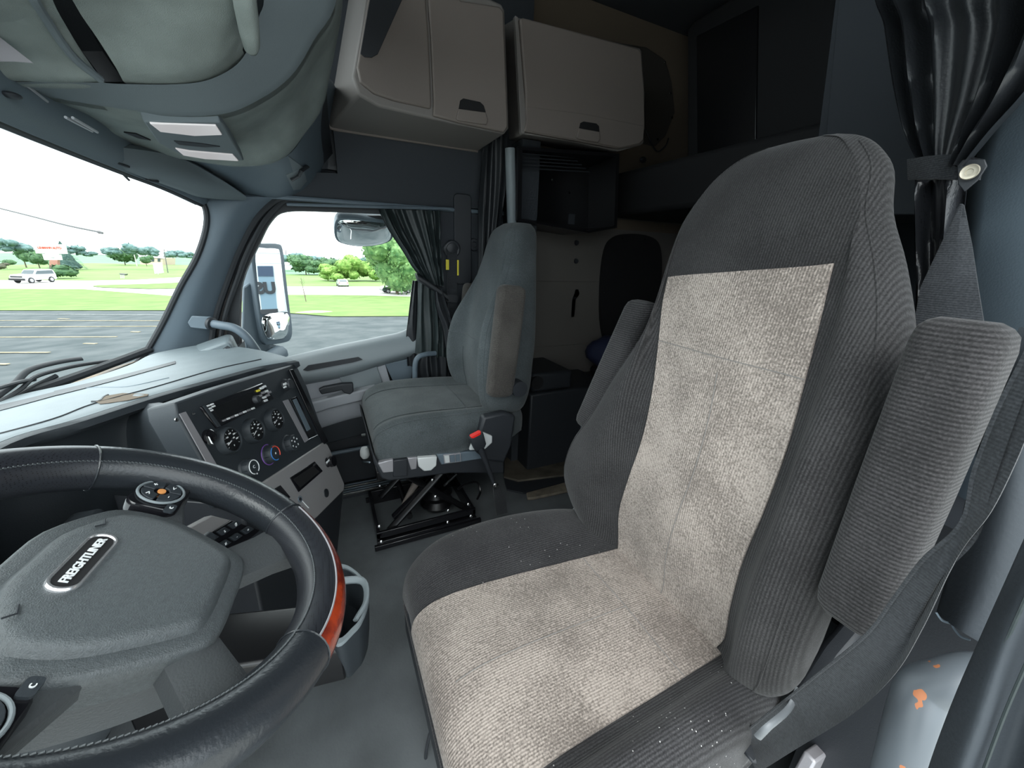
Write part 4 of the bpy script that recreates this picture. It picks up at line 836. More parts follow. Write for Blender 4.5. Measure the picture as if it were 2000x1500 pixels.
vis2 = thing('sun_visor', 'dark grey stowed sun visor on the driver side', 'sun visor', tuple(atx(60, 220, 1.15)))
vn = net([[(-80, 158), (0, 176), (80, 198), (150, 232), (235, 282)], [(-80, 185), (0, 205), (60, 230), (120, 262), (190, 298)], [(-80, 215), (-10, 234), (60, 258), (110, 277), (185, 310)]], ([.98, 1.05, 1.14, 1.24, 1.36], [1.0, 1.07, 1.15, 1.25, 1.38], [.96, 1.04, 1.14, 1.24, 1.38]))
obj('visor_panel', MB().grid(patch(vn, 5, 4), .02, (.6, .5, .5)), m_bluegrey, vis2, smooth=60)
for (a, b) in (((22, 162), (68, 198)), ((44, 160), (92, 198)), ((128, 229), (180, 256)), ((142, 230), (190, 258))): obj('visor_rail', MB().tube([atx(a[0], a[1], 1.03), atx(b[0], b[1], 1.10)], .0025, 6), m_lgrey, vis2)
obj('pull_tab', MB().ball(atx(22, 186, .99), .012, 12, 8, (1, 1, .4)), m_dark, vis2)
# small roof side window beside the console
w3 = struct('window_3', (1.9, 0, 1.7))
obj('roof_glass', MB().prism([atx(u, v, 1.93) for u, v in ((582, 152), (600, 110), (613, 84), (617, 214), (604, 206), (588, 180))], (.004, 0, 0)), m_glass, w3)
obj('roof_glass', MB().prism([atx(u, v, 1.93) for u, v in ((636, 44), (656, 6), (655, 40), (649, 140), (637, 125))], (.004, 0, 0)), m_glass, w3)
obj('roof_frame', MB().prism([atx(u, v, 1.90) for u, v in ((618, 70), (634, 45), (636, 125), (650, 150), (652, 250), (620, 230))], (.03, 0, 0)), m_dark, w3)
obj('roof_frame', MB().prism([atx(u, v, 1.90) for u, v in ((560, 250), (582, 152), (588, 182), (604, 208), (617, 216), (640, 240), (640, 330), (560, 330))], (.03, 0, 0)), m_walld, w3)
obj('roof_frame', MB().tube([atx(613, 82, 1.9), atx(616, 216, 1.9)], .008, 8), m_lgrey, w3)
obj('roof_frame', MB().prism([atx(u, v, 1.90) for u, v in ((640, 330), (650, 150), (660, 30), (700, -60), (760, -60), (700, 340))], (.03, 0, 0)), m_dark, w3)
obj('roof_frame', MB().prism([atx(u, v, 1.90) for u, v in ((520, 330), (500, -60), (655, -60), (656, 4), (634, 44), (613, 82), (600, 108), (580, 150), (560, 260))], (.03, 0, 0)), m_dark, w3)
obj('roof_frame', MB().prism([atx(u, v, 1.945) for u, v in ((500, 225), (720, 225), (720, 400), (500, 392))], (.02, 0, 0)), m_walld, w3)
# ================================================================ OVERHEAD CABINETS
XF = 1.55
c1_ = thing('overhead_cabinet', 'front taupe overhead cabinet with dark slot above the passenger window', 'cabinet', tuple(atx(820, 120, 1.7)), 'overhead cabinets')
def fx(pts, X): return [atx(u, v, X) for u, v in pts]
bodyf = fx([(722, -60), (704, 60), (688, 148), (700, 185), (740, 208), (843, 232), (900, 244), (985, 262), (994, 250), (992, 180), (986, 20), (980, 8), (830, -60)], XF+.012)
wallp = fx([(690, -60), (668, 70), (641, 235), (644, 250), (690, 258), (800, 275), (880, 288), (935, 295), (940, 285), (945, 200), (940, 60), (935, 40), (800, -60)], 1.858)
obj('cabinet_body', MB().frustum(bodyf, wallp), m_cabinetg, c1_, bevel=.008, seg=3)
obj('body_edge', MB().tube(cr([atx(u, v, 1.855) for u, v in ((643, 236), (646, 250), (690, 258), (800, 275), (933, 295))], 4), .006, 8), m_cabinet, c1_)
dl = obj('cabinet_door', MB().prism(fx([(728, -60), (712, 40), (697, 130), (703, 160), (730, 182), (770, 196), (842, 212), (843, 205), (838, 80), (828, -60)], XF), (.02, 0, 0)), m_cabinet, c1_, bevel=.006, seg=3)
obj('slot', MB().prism(fx([(730, -60), (722, 0), (706, 92), (704, 104), (712, 111), (726, 112), (738, 105), (785, 0), (800, -60)], XF-.004), (.006, 0, 0)), m_dark, dl, bevel=.001, label='dark plate for the shade inside the slot')  # recess not cut: its shade is a dark plate on the door
dr1 = obj('cabinet_door', MB().prism(fx([(832, -60), (842, 80), (847, 200), (846, 226), (900, 240), (985, 258), (992, 248), (990, 180), (984, 22), (976, 12), (900, 0), (860, -60)], XF), (.02, 0, 0)), m_cabinet, c1_, bevel=.006, seg=3)
obj('recess_shade', MB().prism(fx([(896, 213), (899, 196), (905, 192), (938, 199), (945, 206), (949, 219)], XF-.003), (.005, 0, 0)), m_vblack, dr1, bevel=.001)  # black plate paints the shade of the handle cut-out
obj('handle', MB().prism(fx([(891, 232), (896, 212), (949, 219), (953, 235), (951, 243), (940, 242), (895, 235)], XF-.008), (.012, 0, 0)), m_cabinet, dr1, bevel=.003, seg=3, label='taupe pull lip')
X2 = 1.62
c2_ = thing('overhead_cabinet', 'rear taupe overhead cabinet above the black cubby', 'cabinet', tuple(atx(1130, 160, 1.75)), 'overhead cabinets')
bf = fx([(1008, 33), (1022, 262), (1112, 276), (1208, 296), (1252, 284), (1258, 280), (1260, 180), (1254, 100), (1250, 94)], X2+.02)
wb = [at(u, v, 'X', 1.95) for u, v in ((965, 60), (985, 277), (1060, 285), (1130, 300), (1160, 300), (1175, 298), (1178, 190), (1172, 130), (1168, 120))]
obj('cabinet_body', MB().frustum(bf, wb), m_cabinetg, c2_, bevel=.006, seg=3)
obj('side_frame', MB().prism(fx([(1006, 30), (1012, 33), (1030, 255), (1022, 262), (1018, 258)], X2+.008), (.02, 0, 0)), m_cabinetg, c2_, bevel=.002)
d3 = obj('cabinet_door', MB().prism(fx([(1016, 36), (1022, 34), (1120, 60), (1246, 94), (1253, 102), (1259, 180), (1260, 250), (1256, 276), (1248, 284), (1208, 290), (1024, 256), (1028, 240), (1027, 180)], X2), (.025, 0, 0)), m_cabinet, c2_, bevel=.006, seg=3)
obj('lower_band', MB().prism(fx([(1030, 208), (1140, 222), (1258, 246), (1257, 272), (1248, 281), (1210, 288), (1028, 254)], X2-.003), (.01, 0, 0)), m_cabinet, d3, bevel=.002)
obj('recess_shade', MB().prism(fx([(1131, 252), (1134, 240), (1140, 237), (1165, 241), (1170, 246), (1171, 257)], X2-.006), (.005, 0, 0)), m_vblack, d3, bevel=.001)  # shade of this handle cut-out, again as a black plate
obj('handle', MB().prism(fx([(1127, 268), (1131, 250), (1171, 257), (1173, 272), (1168, 278), (1130, 271)], X2-.012), (.012, 0, 0)), m_cabinet, d3, bevel=.003, seg=3, label='taupe pull lip')
# black plate with screws and loose wire behind the rear cabinet
pl = thing('mounting_plate', 'dark screwed mounting plate on the tan wall behind the rear cabinet', 'wall plate', tuple(atx(1290, 180, 1.94)))
obj('plate', MB().prism([atx(u, v, 1.94) for u, v in ((1200, 82), (1262, 92), (1300, 118), (1312, 160), (1318, 220), (1300, 265), (1280, 285), (1200, 270))], (.012, 0, 0)), mat('dark tan plate', (.05, .045, .04), .6), pl, bevel=.002)
for (u, v) in ((1309, 182), (1312, 230), (1298, 122), (1284, 272)): obj('screw', MB().lathe(atx(u, v, 1.94), (-1, 0, 0), [(.006, 0), (.005, .003), (0, .004)], 10), m_metal, pl)
obj('wire', MB().tube(cr([atx(u, v, 1.93) for u, v in ((1262, 255), (1275, 285), (1285, 296), (1300, 285), (1306, 270))], 5), .004, 6), m_dark, pl)
obj('plug', MB().ball(atx(1256, 312, 1.9), .022, 10, 7, (.6, 1, .7)), m_dark, pl)
# black cubby
cb2 = thing('black_cubby', 'open black shelf cubby under the rear overhead cabinet', 'cubby', tuple(atx(1105, 370, 1.75)))
ff = fx([(1012, 285), (1210, 300), (1205, 445), (1150, 455), (1010, 430)], 1.66); bk_ = [p+V(.28, -.03, 0) for p in ff]
n5 = len(ff); inn_ = [sum(ff, V(0, 0, 0))/n5+(p-sum(ff, V(0, 0, 0))/n5)*.93 for p in ff]; inb = [p+V(.26, -.03, 0) for p in inn_]
mb = MB().add(ff+inn_+bk_+inb, [f for i in range(n5) for j in [(i+1) % n5] for f in ((i, j, n5+j, n5+i), (i, 2*n5+i, 2*n5+j, j), (n5+i, n5+j, 3*n5+j, 3*n5+i))]+[tuple(range(2*n5, 3*n5)), tuple(range(3*n5, 4*n5))])
obj('cubby_shell', mb, m_black, cb2)
for k in range(5): obj('vent_slat', MB().tube([atx(1020, 300+7*k, 1.70), atx(1120+8*k, 308+7*k, 1.74)], .003, 6), m_dark, cb2)
for (u, v) in ((1078, 351), (1112, 376)): obj('screw', MB().lathe(atx(u, v, 1.72), (-1, 0, 0), [(.006, 0), (.005, .003), (0, .004)], 10), m_metal, cb2)
obj('latch_tab', MB().bb(atx(1110, 418, 1.70), atx(1122, 438, 1.69)), m_dark, cb2)
obj('trim_7', MB().tube([atx(996, 290, 1.70), atx(1000, 440, 1.70)], .022, 12), m_grey, kind='structure', label='grey vertical post beside the cubby')
obj('trim_8', MB().bb((1.74, -.95, 0), (1.95, -.86, 1.62)), m_walld, kind='structure')

# ================================================================ SLEEPER
ub = thing('upper_bunk', 'black folded upper bunk across the back of the sleeper', 'bunk', (1.0, -1.9, 1.4))
obj('bunk_edge', MB().bb((.3, -2.4, 1.36), (1.945, -1.50, 1.575)), m_vblack, ub, bevel=.02)
q = [aty(u, v, -1.75) for u, v in ((1342, 330), (1342, 60), (1354, 42), (1440, -10), (1640, -60), (1612, 330))]
lk = thing('rear_locker', 'tall black rear locker with rounded corner behind the driver seat', 'locker', tuple(aty(1470, 150, -1.8)))
obj('locker_body', MB().prism(q, (0, -.5, 0)), m_vblack, lk, bevel=.01)
q2 = [aty(u, v, -1.742) for u, v in ((1362, 320), (1360, 70), (1480, 10), (1475, 330))]
obj('locker_door', MB().prism(q2, (0, -.02, 0)), m_black, lk, bevel=.003)
wd = thing('wardrobe', 'dark grey sleeper wardrobe between the rear locker and the curtain', 'wardrobe', (.6, -1.3, 0))
q = [aty(u, v, -1.25) for u, v in ((1592, 320), (1640, -60), (1860, -60), (1830, 420), (1592, 420))]
obj('wardrobe_body', MB().prism(q, (0, -.3, 0)), m_walld, wd)
q = [aty(u, v, -1.245) for u, v in ((1612, 320), (1648, -60), (1860, -60), (1830, 420), (1602, 420))]
obj('wardrobe_door', MB().prism(q, (0, .012, 0)), m_walld, wd, bevel=.003)
lbk = thing('lower_bunk', 'black lower bunk base at the back of the sleeper', 'bunk', (1.2, -1.7, 0))
obj('bunk_base', MB().bb((.25, -2.4, 0), (1.94, -1.42, .44)), m_black, lbk, bevel=.01)
obj('mattress', MB().bb((.25, -2.4, .44), (1.9, -1.46, .50)), m_vblack, lbk, bevel=.03, seg=3)
fc_ = thing('floor_cabinet', 'low black floor locker with round hole beside the bunk', 'locker', (1.75, -1.2, 0))
obj('locker_body', MB().bb((1.62, -1.42, 0), (1.95, -.90, .46)), m_dark, fc_, bevel=.01)
obj('locker_top', MB().bb((1.64, -1.16, .46), (1.95, -.92, .56)), m_dark, fc_, bevel=.015)
obj('cup_hole', MB().cyl(atx(1050, 748, 1.63), atx(1050, 748, 1.63)+V(.05, 0, 0), .035), m_vblack, fc_)
pw = thing('pillow', 'crumpled navy blue pillow at the head of the bunk', 'pillow', tuple(aty(1150, 715, -1.6)))
pc = aty(1160, 712, -1.62); pc = V(1.815, -1.58, .592); lo3 = []
for i in range(9):
    t = PI*i/8; L_ = []
    for k in range(24):
        a_ = 2*PI*k/24; rr = math.sin(t)**.5*(1+.07*math.sin(3*a_+i)+.05*math.sin(7*a_+2*i)); L_.append(pc+V(.115*rr*math.cos(a_), .19*rr*math.sin(a_), .088*math.cos(t)*(1+.12*math.sin(4*a_+i))))
    lo3.append(L_)
obj('pillow_case', MB().loft(lo3), mat('navy cloth', (.010, .015, .045), .8, bump=.6, bscale=60), pw, smooth=80)
obj('pillow_tag', MB().prism([aty(u, v, -1.46) for u, v in ((1106, 733), (1124, 741), (1120, 744), (1106, 740))], (0, -.004, 0)), m_white, pw)
sw2 = struct('window_4', (1.94, -1.6, 1))
q = [atx(u, v, 1.945) for u, v in ((1172, 640), (1170, 560), (1178, 490), (1195, 464), (1225, 457), (1262, 462), (1282, 480), (1286, 530), (1278, 600), (1262, 660), (1190, 668))]
obj('window_cover', MB().prism(cr(q, 4, True), (-.03, 0, 0)), m_vblack, sw2, label='dark oval cover over the sleeper side window')
for (u, v) in ((1215, 466), (1259, 467), (1180, 571)): obj('screw', MB().lathe(atx(u, v, 1.912), (-1, 0, 0), [(.005, 0), (.004, .003), (0, .004)], 10), m_metal, sw2)
hs = thing('strap_handle', 'black hanging strap on the tan sleeper wall', 'strap', tuple(atx(1122, 590, 1.94)))
obj('strap_body', MB().loft([rrect(atx(u, v, 1.935), V(0, 1, 0), V(0, 0, 1), w_, .004, .001) for u, v, w_ in ((1127, 566, .02), (1127, 574, .035), (1121, 585, .025), (1119, 618, .02))]), m_dark, hs)
for (u, v) in ((1126, 474), (1125, 510)): obj('stud', MB().lathe(atx(u, v, 1.945), (-1, 0, 0), [(.015, 0), (.012, .008), (0, .01)], 12), m_dark, hs)
# worn floor hatch
ht = thing('floor_hatch', 'worn tan brown floor panel in front of the bunk', 'floor panel', tuple(atz(1045, 915, .01)))
q = [atz(u, v, .022) for u, v in ((985, 895), (1015, 880), (1090, 868), (1130, 890), (1120, 925), (1012, 938), (984, 930))]
obj('hatch_panel', MB().prism(q, (0, 0, -.02)), mat('worn brown mat', (.085, .075, .058), .7, bump=.6, bscale=60, var=.45, vscale=9), ht, bevel=.003)
q = [atz(u, v, .018) for u, v in ((1028, 962), (1110, 940), (1120, 955), (1040, 972), (1030, 972))]
obj('hatch_edge', MB().prism(q, (0, 0, -.015)), mat('tan edge strip', (.15, .13, .10), .6, var=.3, vscale=20), ht, bevel=.003)
q = [atz(u, v, .012) for u, v in ((984, 932), (1012, 940), (1120, 927), (1112, 940), (1022, 962), (990, 955))]
obj('hatch_recess', MB().prism(q, (0, 0, -.01)), m_dark, ht)
# ================================================================ CURTAINS, BELTS, HANDLES
def drape(name, L, Rr, P, m_, parent, amp=.02, pleats=6, n=8, ph=0, dirv=(1, 0, 0), th=.003, sharp=1.0, ax='X'):
    """L, Rr: left and right edges as (u, v) px with plane value each; pleats run down the cloth"""
    Lp = cr([at(u, v, ax, x) for u, v, x in L], n); Rp = cr([at(u, v, ax, x) for u, v, x in Rr], n); d = Vector(dirv)
    rows = []
    for i, (a, b) in enumerate(zip(Lp, Rp)):
        t = i/(len(Lp)-1); W_ = (b-a).length; A_ = amp(t) if callable(amp) else amp; r = []
        K = pleats*8
        for k in range(K+1):
            s = k/K; w_ = math.sin(2*PI*pleats*s+ph+1.2*math.sin(3*t+5*s)); w_ = math.copysign(abs(w_)**sharp, w_)
            r.append(a.lerp(b, s)+d*A_*w_*(.6+.4*math.sin(9*s+2*ph)))
        rows.append(r)
    return obj(name, MB().grid(rows, th, dirv), m_, parent, smooth=70)
cw = thing('window_curtain', 'black curtain tied back at the rear of the passenger window', 'curtain', tuple(atx(845, 555, 1.8)))
drape('upper_drape', [(738, 408, 1.80), (760, 450, 1.79), (788, 492, 1.78), (806, 522, 1.77), (830, 552, 1.77)], [(858, 412, 1.82), (860, 450, 1.82), (862, 490, 1.81), (866, 525, 1.79), (868, 560, 1.78)], 0, m_curtaing, cw, amp=lambda t: .020-.008*t, pleats=7)
obj('tie_band', MB().loft([rrect(atx(u, v, 1.77), V(1, 0, 0), V(0, .25, 1), .05, .035, .012) for u, v in ((814, 541), (838, 556), (862, 572), (872, 580))]), m_curtain, cw, smooth=60)
drape('lower_drape', [(818, 548, 1.78), (817, 600, 1.80), (815, 650, 1.80), (812, 692, 1.80)], [(868, 570, 1.78), (868, 610, 1.79), (872, 650, 1.79), (874, 700, 1.79)], 0, m_curtaing, cw, amp=.016, pleats=4, ph=1)
drape('hem_fold', [(815, 690, 1.80), (806, 720, 1.80), (802, 750, 1.80)], [(874, 698, 1.78), (878, 730, 1.78), (885, 775, 1.78)], 0, m_curtain, cw, amp=.018, pleats=4, ph=2)
drape('side_fold', [(806, 548, 1.835), (798, 620, 1.84), (794, 660, 1.84), (796, 715, 1.84)], [(822, 548, 1.83), (822, 620, 1.83), (824, 665, 1.83), (826, 720, 1.83)], 0, m_curtain, cw, amp=.012, pleats=2)
drape('tail_fold', [(848, 560, 1.755), (852, 600, 1.75), (864, 640, 1.75), (868, 690, 1.75)], [(862, 562, 1.75), (874, 600, 1.745), (886, 630, 1.74), (890, 640, 1.74)], 0, m_curtain, cw, amp=.010, pleats=2)
obj('curtain_rail', MB().tube([atx(560, 399, 1.855), atx(880, 408, 1.83)], .006, 8), m_bluegrey, cw)
pc_ = thing('privacy_curtain', 'black privacy curtain hanging between the two overhead cabinets', 'curtain', tuple(atx(945, 420, 1.75)))
drape('drape', [(945, 270, 1.78), (936, 400, 1.78), (934, 560, 1.78), (928, 640, 1.78)], [(990, 255, 1.74), (985, 380, 1.76), (965, 520, 1.76), (952, 620, 1.76)], 0, m_curtain, pc_, amp=.016, pleats=4)
# passenger belt
pb = thing('passenger_seat_belt', 'grey webbing seat belt with yellow labels on the dark pillar', 'seat belt', tuple(atx(885, 560, 1.83)))
obj('webbing', MB().grid([[atx(a, v, x), atx(b, v, x)] for a, b, v, x in ((874, 893, 488, 1.835), (873, 892, 560, 1.825), (875, 893, 600, 1.82), (877, 894, 670, 1.81))], .003, (1, 0, 0)), m_belt, pb)
obj('upper_loop', MB().torus(atx(883, 487, 1.84), (1, .0, .2), .032, .009, 20, 8), m_dark, pb)
obj('slide_clip', MB().loft([rrect(atx(882, 583, x), V(0, -1, -.1), V(0, 0, 1), .065, .035, .01) for x in (1.795, 1.82)]), m_dark, pb)
for (a, b) in (((871, 507), (877, 527)), ((893, 508), (896, 538))): obj('label', MB().prism([atx(a[0], a[1], 1.82), atx(b[0], a[1], 1.82), atx(b[0], b[1], 1.82), atx(a[0], b[1], 1.82)], (.002, 0, 0)), m_yellow, pb)
# grab handles on the passenger side
gh = thing('grab_handle', 'grey tubular grab handle on the windscreen pillar', 'handle', tuple(atx(412, 632, 1.77)))
obj('tube', MB().tube(cr([atx(408, 631, 1.77), atx(430, 635, 1.745), atx(458, 641, 1.73), atx(480, 657, 1.725), atx(500, 684, 1.73), atx(520, 716, 1.75)], 6), .015, 12), m_bluegrey, gh)
obj('collar', MB().lathe(atx(411, 632, 1.765), atx(430, 635, 1.745)-atx(408, 631, 1.77), [(.024, 0), (.023, .010), (.017, .012), (0, .012)]), m_dark, gh)
gh2 = thing('grab_handle', 'grey tubular grab handle below the tied window curtain', 'handle', tuple(atx(815, 730, 1.76)))
obj('tube', MB().tube(cr([atx(815, 775, 1.78), atx(811, 745, 1.765), atx(811, 712, 1.76), atx(817, 698, 1.76), atx(832, 692, 1.77), atx(850, 690, 1.79)], 6), .012, 12), m_bluegrey, gh2)
obj('end_cap', MB().ball(atx(815, 775, 1.78), .014, 10, 6), m_dark, gh2)
# driver side: big curtain behind the seat
dc = thing('sleeper_curtain', 'black curtain gathered by a snap strap behind the driver seat', 'curtain', tuple(aty(1850, 330, -.86)))
drape('upper_drape', [(1842, -520, -.88), (1722, -60, -.88), (1738, 60, -.88), (1755, 180, -.88), (1775, 270, -.87), (1800, 325, -.85)], [(2300, -520, -.76), (2120, -60, -.76), (2080, 60, -.76), (2010, 180, -.77), (1940, 260, -.78), (1885, 325, -.79)], 0, m_curtain, dc, amp=lambda t: .035-.022*max(0, (t-.2)/.8), pleats=6, dirv=(0, 1, 0), ax='Y', n=10)
obj('strap', MB().grid([[aty(u, v, y) for u, v, y in r] for r in (((1775, 312, -.84), (1820, 305, -.815), (1870, 302, -.81), (1925, 312, -.80)), ((1776, 352, -.84), (1822, 350, -.815), (1870, 352, -.81), (1915, 352, -.80)))], .006, (0, 1, 0)), m_belt, dc)
obj('strap_tab', MB().prism([aty(u, v, -.795) for u, v in ((1870, 312), (1925, 312), (1930, 325), (1912, 352), (1885, 375), (1872, 360))], (0, .003, 0)), m_dark, dc, bevel=.001)
sn = aty(1894, 336, -.788); nn = (O-sn).normalized(); nn = (V(0, 1, 0)*.8+nn*.6).normalized()
obj('snap', MB().lathe(sn, nn, [(.0085, 0), (.0095, .0015), (.0085, .003), (.006, .0022), (.004, .0022), (.0035, .0005), (0, .0005)], 24), m_snap, dc)
drape('lower_drape', [(1790, 350, -.85), (1792, 450, -.85), (1795, 560, -.85), (1790, 700, -.85)], [(1885, 350, -.81), (1875, 450, -.82), (1860, 560, -.82), (1850, 700, -.82)], 0, mat('glossy vinyl', (.018, .019, .022), .22, bump=.5, bscale=220), dc, amp=.016, pleats=2, dirv=(0, 1, 0), ax='Y')
# shoulder belt of the driver
sbt = thing('driver_seat_belt', 'dark seat belt hanging beside the driver armrest', 'seat belt', tuple(aty(1850, 600, -.74)))
obj('shoulder_webbing', MB().grid([[aty(a, v, y), aty((a+b)/2, v, y+.004), aty(b, v+3, y)] for a, b, v, y in ((1876, 1884, 398, -.79), (1838, 1900, 480, -.77), (1800, 1912, 560, -.75), (1785, 1925, 640, -.73), (1775, 1935, 740, -.72))], .003, (0, 1, 0)), m_belt, sbt, smooth=60)
e1_ = [(2060, 560, -.47, .0), (2000, 690, -.46, 0), (1945, 800, -.45, 0), (1900, 920, -.445, 0), (1875, 1020, -.44, 0), (1800, 1092, -.44, 0), (1745, 1165, -.45, 0), (1690, 1238, -.46, 0), (1600, 1312, -.48, 0), (1500, 1392, -.50, 0), (1440, 1440, -.52, 0)]
e2_ = [(2080, 700, -.44, 0), (2030, 790, -.44, 0), (1985, 900, -.435, 0), (1935, 1000, -.43, 0), (1885, 1065, -.43, 0), (1850, 1125, -.43, 0), (1800, 1230, -.44, 0), (1745, 1320, -.45, 0), (1665, 1395, -.47, 0), (1560, 1460, -.49, 0), (1480, 1510, -.51, 0)]
a_, b_ = cr([aty(u, v, y) for u, v, y, _ in e1_], 6), cr([aty(u, v, y) for u, v, y, _ in e2_], 6)
rows = []
for i, (p, q) in enumerate(zip(a_, b_)):
    t = i/(len(a_)-1); m1 = p.lerp(q, .33)+V(-.010*math.sin(PI*t), .006*math.sin(5*t), 0); m2 = p.lerp(q, .66)+V(.006*math.sin(6*t), -.008*math.sin(PI*t), 0); rows.append([p, m1, m2, q])
obj('lap_webbing', MB().grid(patch(rows, 3, 1), .003, (0, -1, 0)), m_belt, sbt, smooth=60)
obj('webbing_edge', MB().tube([p+V(-.001, .001, 0) for p in a_], .0016, 6), m_belt, sbt)
# curtain folds beside the door
sc2 = thing('door_side_curtain', 'dark blue black curtain folds hanging beside the door opening', 'curtain', tuple(aty(1960, 1200, -.5)))
def yrow(L): return [aty(u, v, y) for u, v, y in L]
rows = [yrow([(2060, 920, -.50), (2100, 960, -.50), (2160, 980, -.52), (2220, 1000, -.52)]), yrow([(1985, 1090, -.49), (2030, 1110, -.475), (2090, 1130, -.49), (2150, 1150, -.48)]), yrow([(1918, 1240, -.48), (1965, 1260, -.455), (2030, 1300, -.475), (2100, 1330, -.46)]), yrow([(1862, 1370, -.47), (1915, 1400, -.44), (1980, 1440, -.465), (2060, 1480, -.45)]), yrow([(1815, 1500, -.46), (1870, 1530, -.43), (1940, 1570, -.455), (2020, 1600, -.44)]), yrow([(1790, 1600, -.45), (1850, 1640, -.42), (1920, 1680, -.445), (2000, 1700, -.43)])]
obj('front_fold', MB().grid(patch(rows, 8, 5), .004, (0, 1, 0)), m_curtainr, sc2, smooth=70)
for k, (o1, o2) in enumerate(((45, .3), (95, .9))):
    obj('fold_seam', MB().tube(cr([aty(u+o1, v+o1*.4, y+.012) for u, v, y in ((2060, 920, -.49), (1985, 1090, -.48), (1918, 1240, -.465), (1862, 1370, -.455), (1800, 1540, -.44))], 6), .0012, 6), m_curtaing, sc2)
rows = [yrow([(1990, 640, -.66), (2060, 640, -.66), (2140, 660, -.66)]), yrow([(1930, 800, -.66), (2000, 800, -.63), (2080, 820, -.65)]), yrow([(1885, 980, -.65), (1960, 1000, -.62), (2040, 1040, -.64)]), yrow([(1850, 1120, -.64), (1915, 1160, -.61), (2000, 1220, -.63)]), yrow([(1828, 1198, -.63), (1880, 1235, -.60), (1960, 1280, -.62)])]
obj('rear_fold', MB().grid(patch(rows, 8, 5), 0.02, (0, -1, 0)), m_curtainr, sc2, smooth=70)
obj('rear_hem', MB().tube(cr([aty(u, v, -.612) for u, v in ((1828, 1196), (1840, 1212), (1858, 1218), (1862, 1226), (1876, 1243), (1895, 1250))], 5), .0012, 6), m_bluegrey, sc2)
bk2 = thing('tube_handle', 'silver grey tube handle with rust spots at the door opening', 'handle', tuple(aty(1790, 1400, -.5)))
hp = cr([aty(1985, 1330, -.60), aty(1905, 1322, -.575), aty(1850, 1335, -.555), aty(1805, 1350, -.545), aty(1785, 1400, -.53), aty(1765, 1480, -.515), aty(1735, 1600, -.50)], 8)
obj('tube', MB().tube(hp, .0225, 20), m_tubeh if 'm_tubeh' in globals() else m_tube, bk2, smooth=80)
# dark panel behind belts, below the pillar
obj('trim_9', MB().prism([V(.0, -.72, 0), V(.19, -.74, 0), V(.22, -1.1, 0), V(0, -1.1, 0)], (0, 0, .80)), m_dark, kind='structure', label='dark lower pillar panel behind the driver seat')
# cup holder tray at the foot of the dashboard
ch = thing('cup_holder', 'grey rimmed cup holder on a dark bracket beside the steering wheel', 'cup holder', tuple(atz(690, 1160, .42)))
cc = atz(688, 1158, .42)
def loopz(px, z): return cr([atz(u, v, z) for u, v in px], 4, True)
ol = loopz([(655, 1110), (675, 1106), (700, 1122), (716, 1145), (720, 1175), (706, 1215), (690, 1235), (660, 1260), (640, 1230), (640, 1150)], .42)
cen = sum(ol, V(0, 0, 0))/len(ol)
def sc_(L, k, dz): return [cen+(p-cen)*k+V(0, 0, dz) for p in L]
obj('cup_body', MB().loft([sc_(ol, .72, -.13), sc_(ol, .85, -.09), sc_(ol, 1.0, -.01), sc_(ol, 1.0, 0), sc_(ol, .86, 0), sc_(ol, .80, -.02), sc_(ol, .70, -.09)]), m_fascia, ch, smooth=50)
obj('cup_rim', MB().loft([sc_(ol, 1.01, -.004), sc_(ol, 1.01, .004), sc_(ol, .90, .004), sc_(ol, .90, -.004), sc_(ol, 1.01, -.004)], cap=False), m_grey, ch, smooth=50)
obj('cup_divider', MB().tube(cr([cen+V(.06, .03, .004), cen+V(.035, -.03, .006), cen+V(-.02, -.035, .006), cen+V(-.06, -.01, .002)], 5), .008, 8, .6), m_grey, ch)
obj('bracket', MB().loft([rrect(p, V(1, 0, 0), V(0, 0, 1), .12, w_, .01) for p, w_ in ((cen+V(-.03, .02, -.07), .09), (cen+V(-.03, .14, -.04), .10), (V(cen.x-.02, .36, .42), .12))]), m_black, ch, bevel=.004)
# ================================================================ OUTSIDE
def T(d):
    if d < 6: return -1.35
    pts = [(6, -1.35), (15, -1.65), (26, -2.3), (40, -3.2), (60, -3.9), (110, -5.0), (300, -8.5), (900, -18)]
    for (a, x), (b, y) in zip(pts, pts[1:]):
        if d <= b: return x+(y-x)*(d-a)/(b-a)
    return -18
def gnd(u, v, dz=0.0):
    d = ray(u, v); h = math.hypot(d.x, d.y); lo_, hi_ = 2.0, 880.0
    if O.z+d.z/h*hi_ > T(hi_): return O+d/h*hi_
    for _ in range(50):
        m_ = (lo_+hi_)/2
        if O.z+d.z/h*m_ > T(m_): lo_ = m_
        else: hi_ = m_
    p = O+d/h*hi_; return p+V(0, 0, dz)
m_asph = mat('worn asphalt', (.050, .062, .066), .95, bump=.6, bscale=20, col2=(.085, .096, .10), vscale=1.2, spec=.15)
m_grass = mat('mown grass', (.085, .15, .025), .95, bump=.8, bscale=12, col2=(.13, .21, .045), vscale=.7)
m_grass2 = mat('far field grass', (.115, .20, .045), .95, col2=(.15, .25, .065), vscale=.12)
m_field = mat('far crop field', (.085, .19, .10), .95, col2=(.12, .24, .13), vscale=.03)
m_road = mat('pale concrete road', (.42, .41, .38), .9, var=.05, vscale=.5)
m_line = mat('yellow line paint', (.30, .25, .15), .8, var=.2, vscale=6)
m_linew = mat('white line paint', (.26, .27, .26), .8, var=.2, vscale=6)
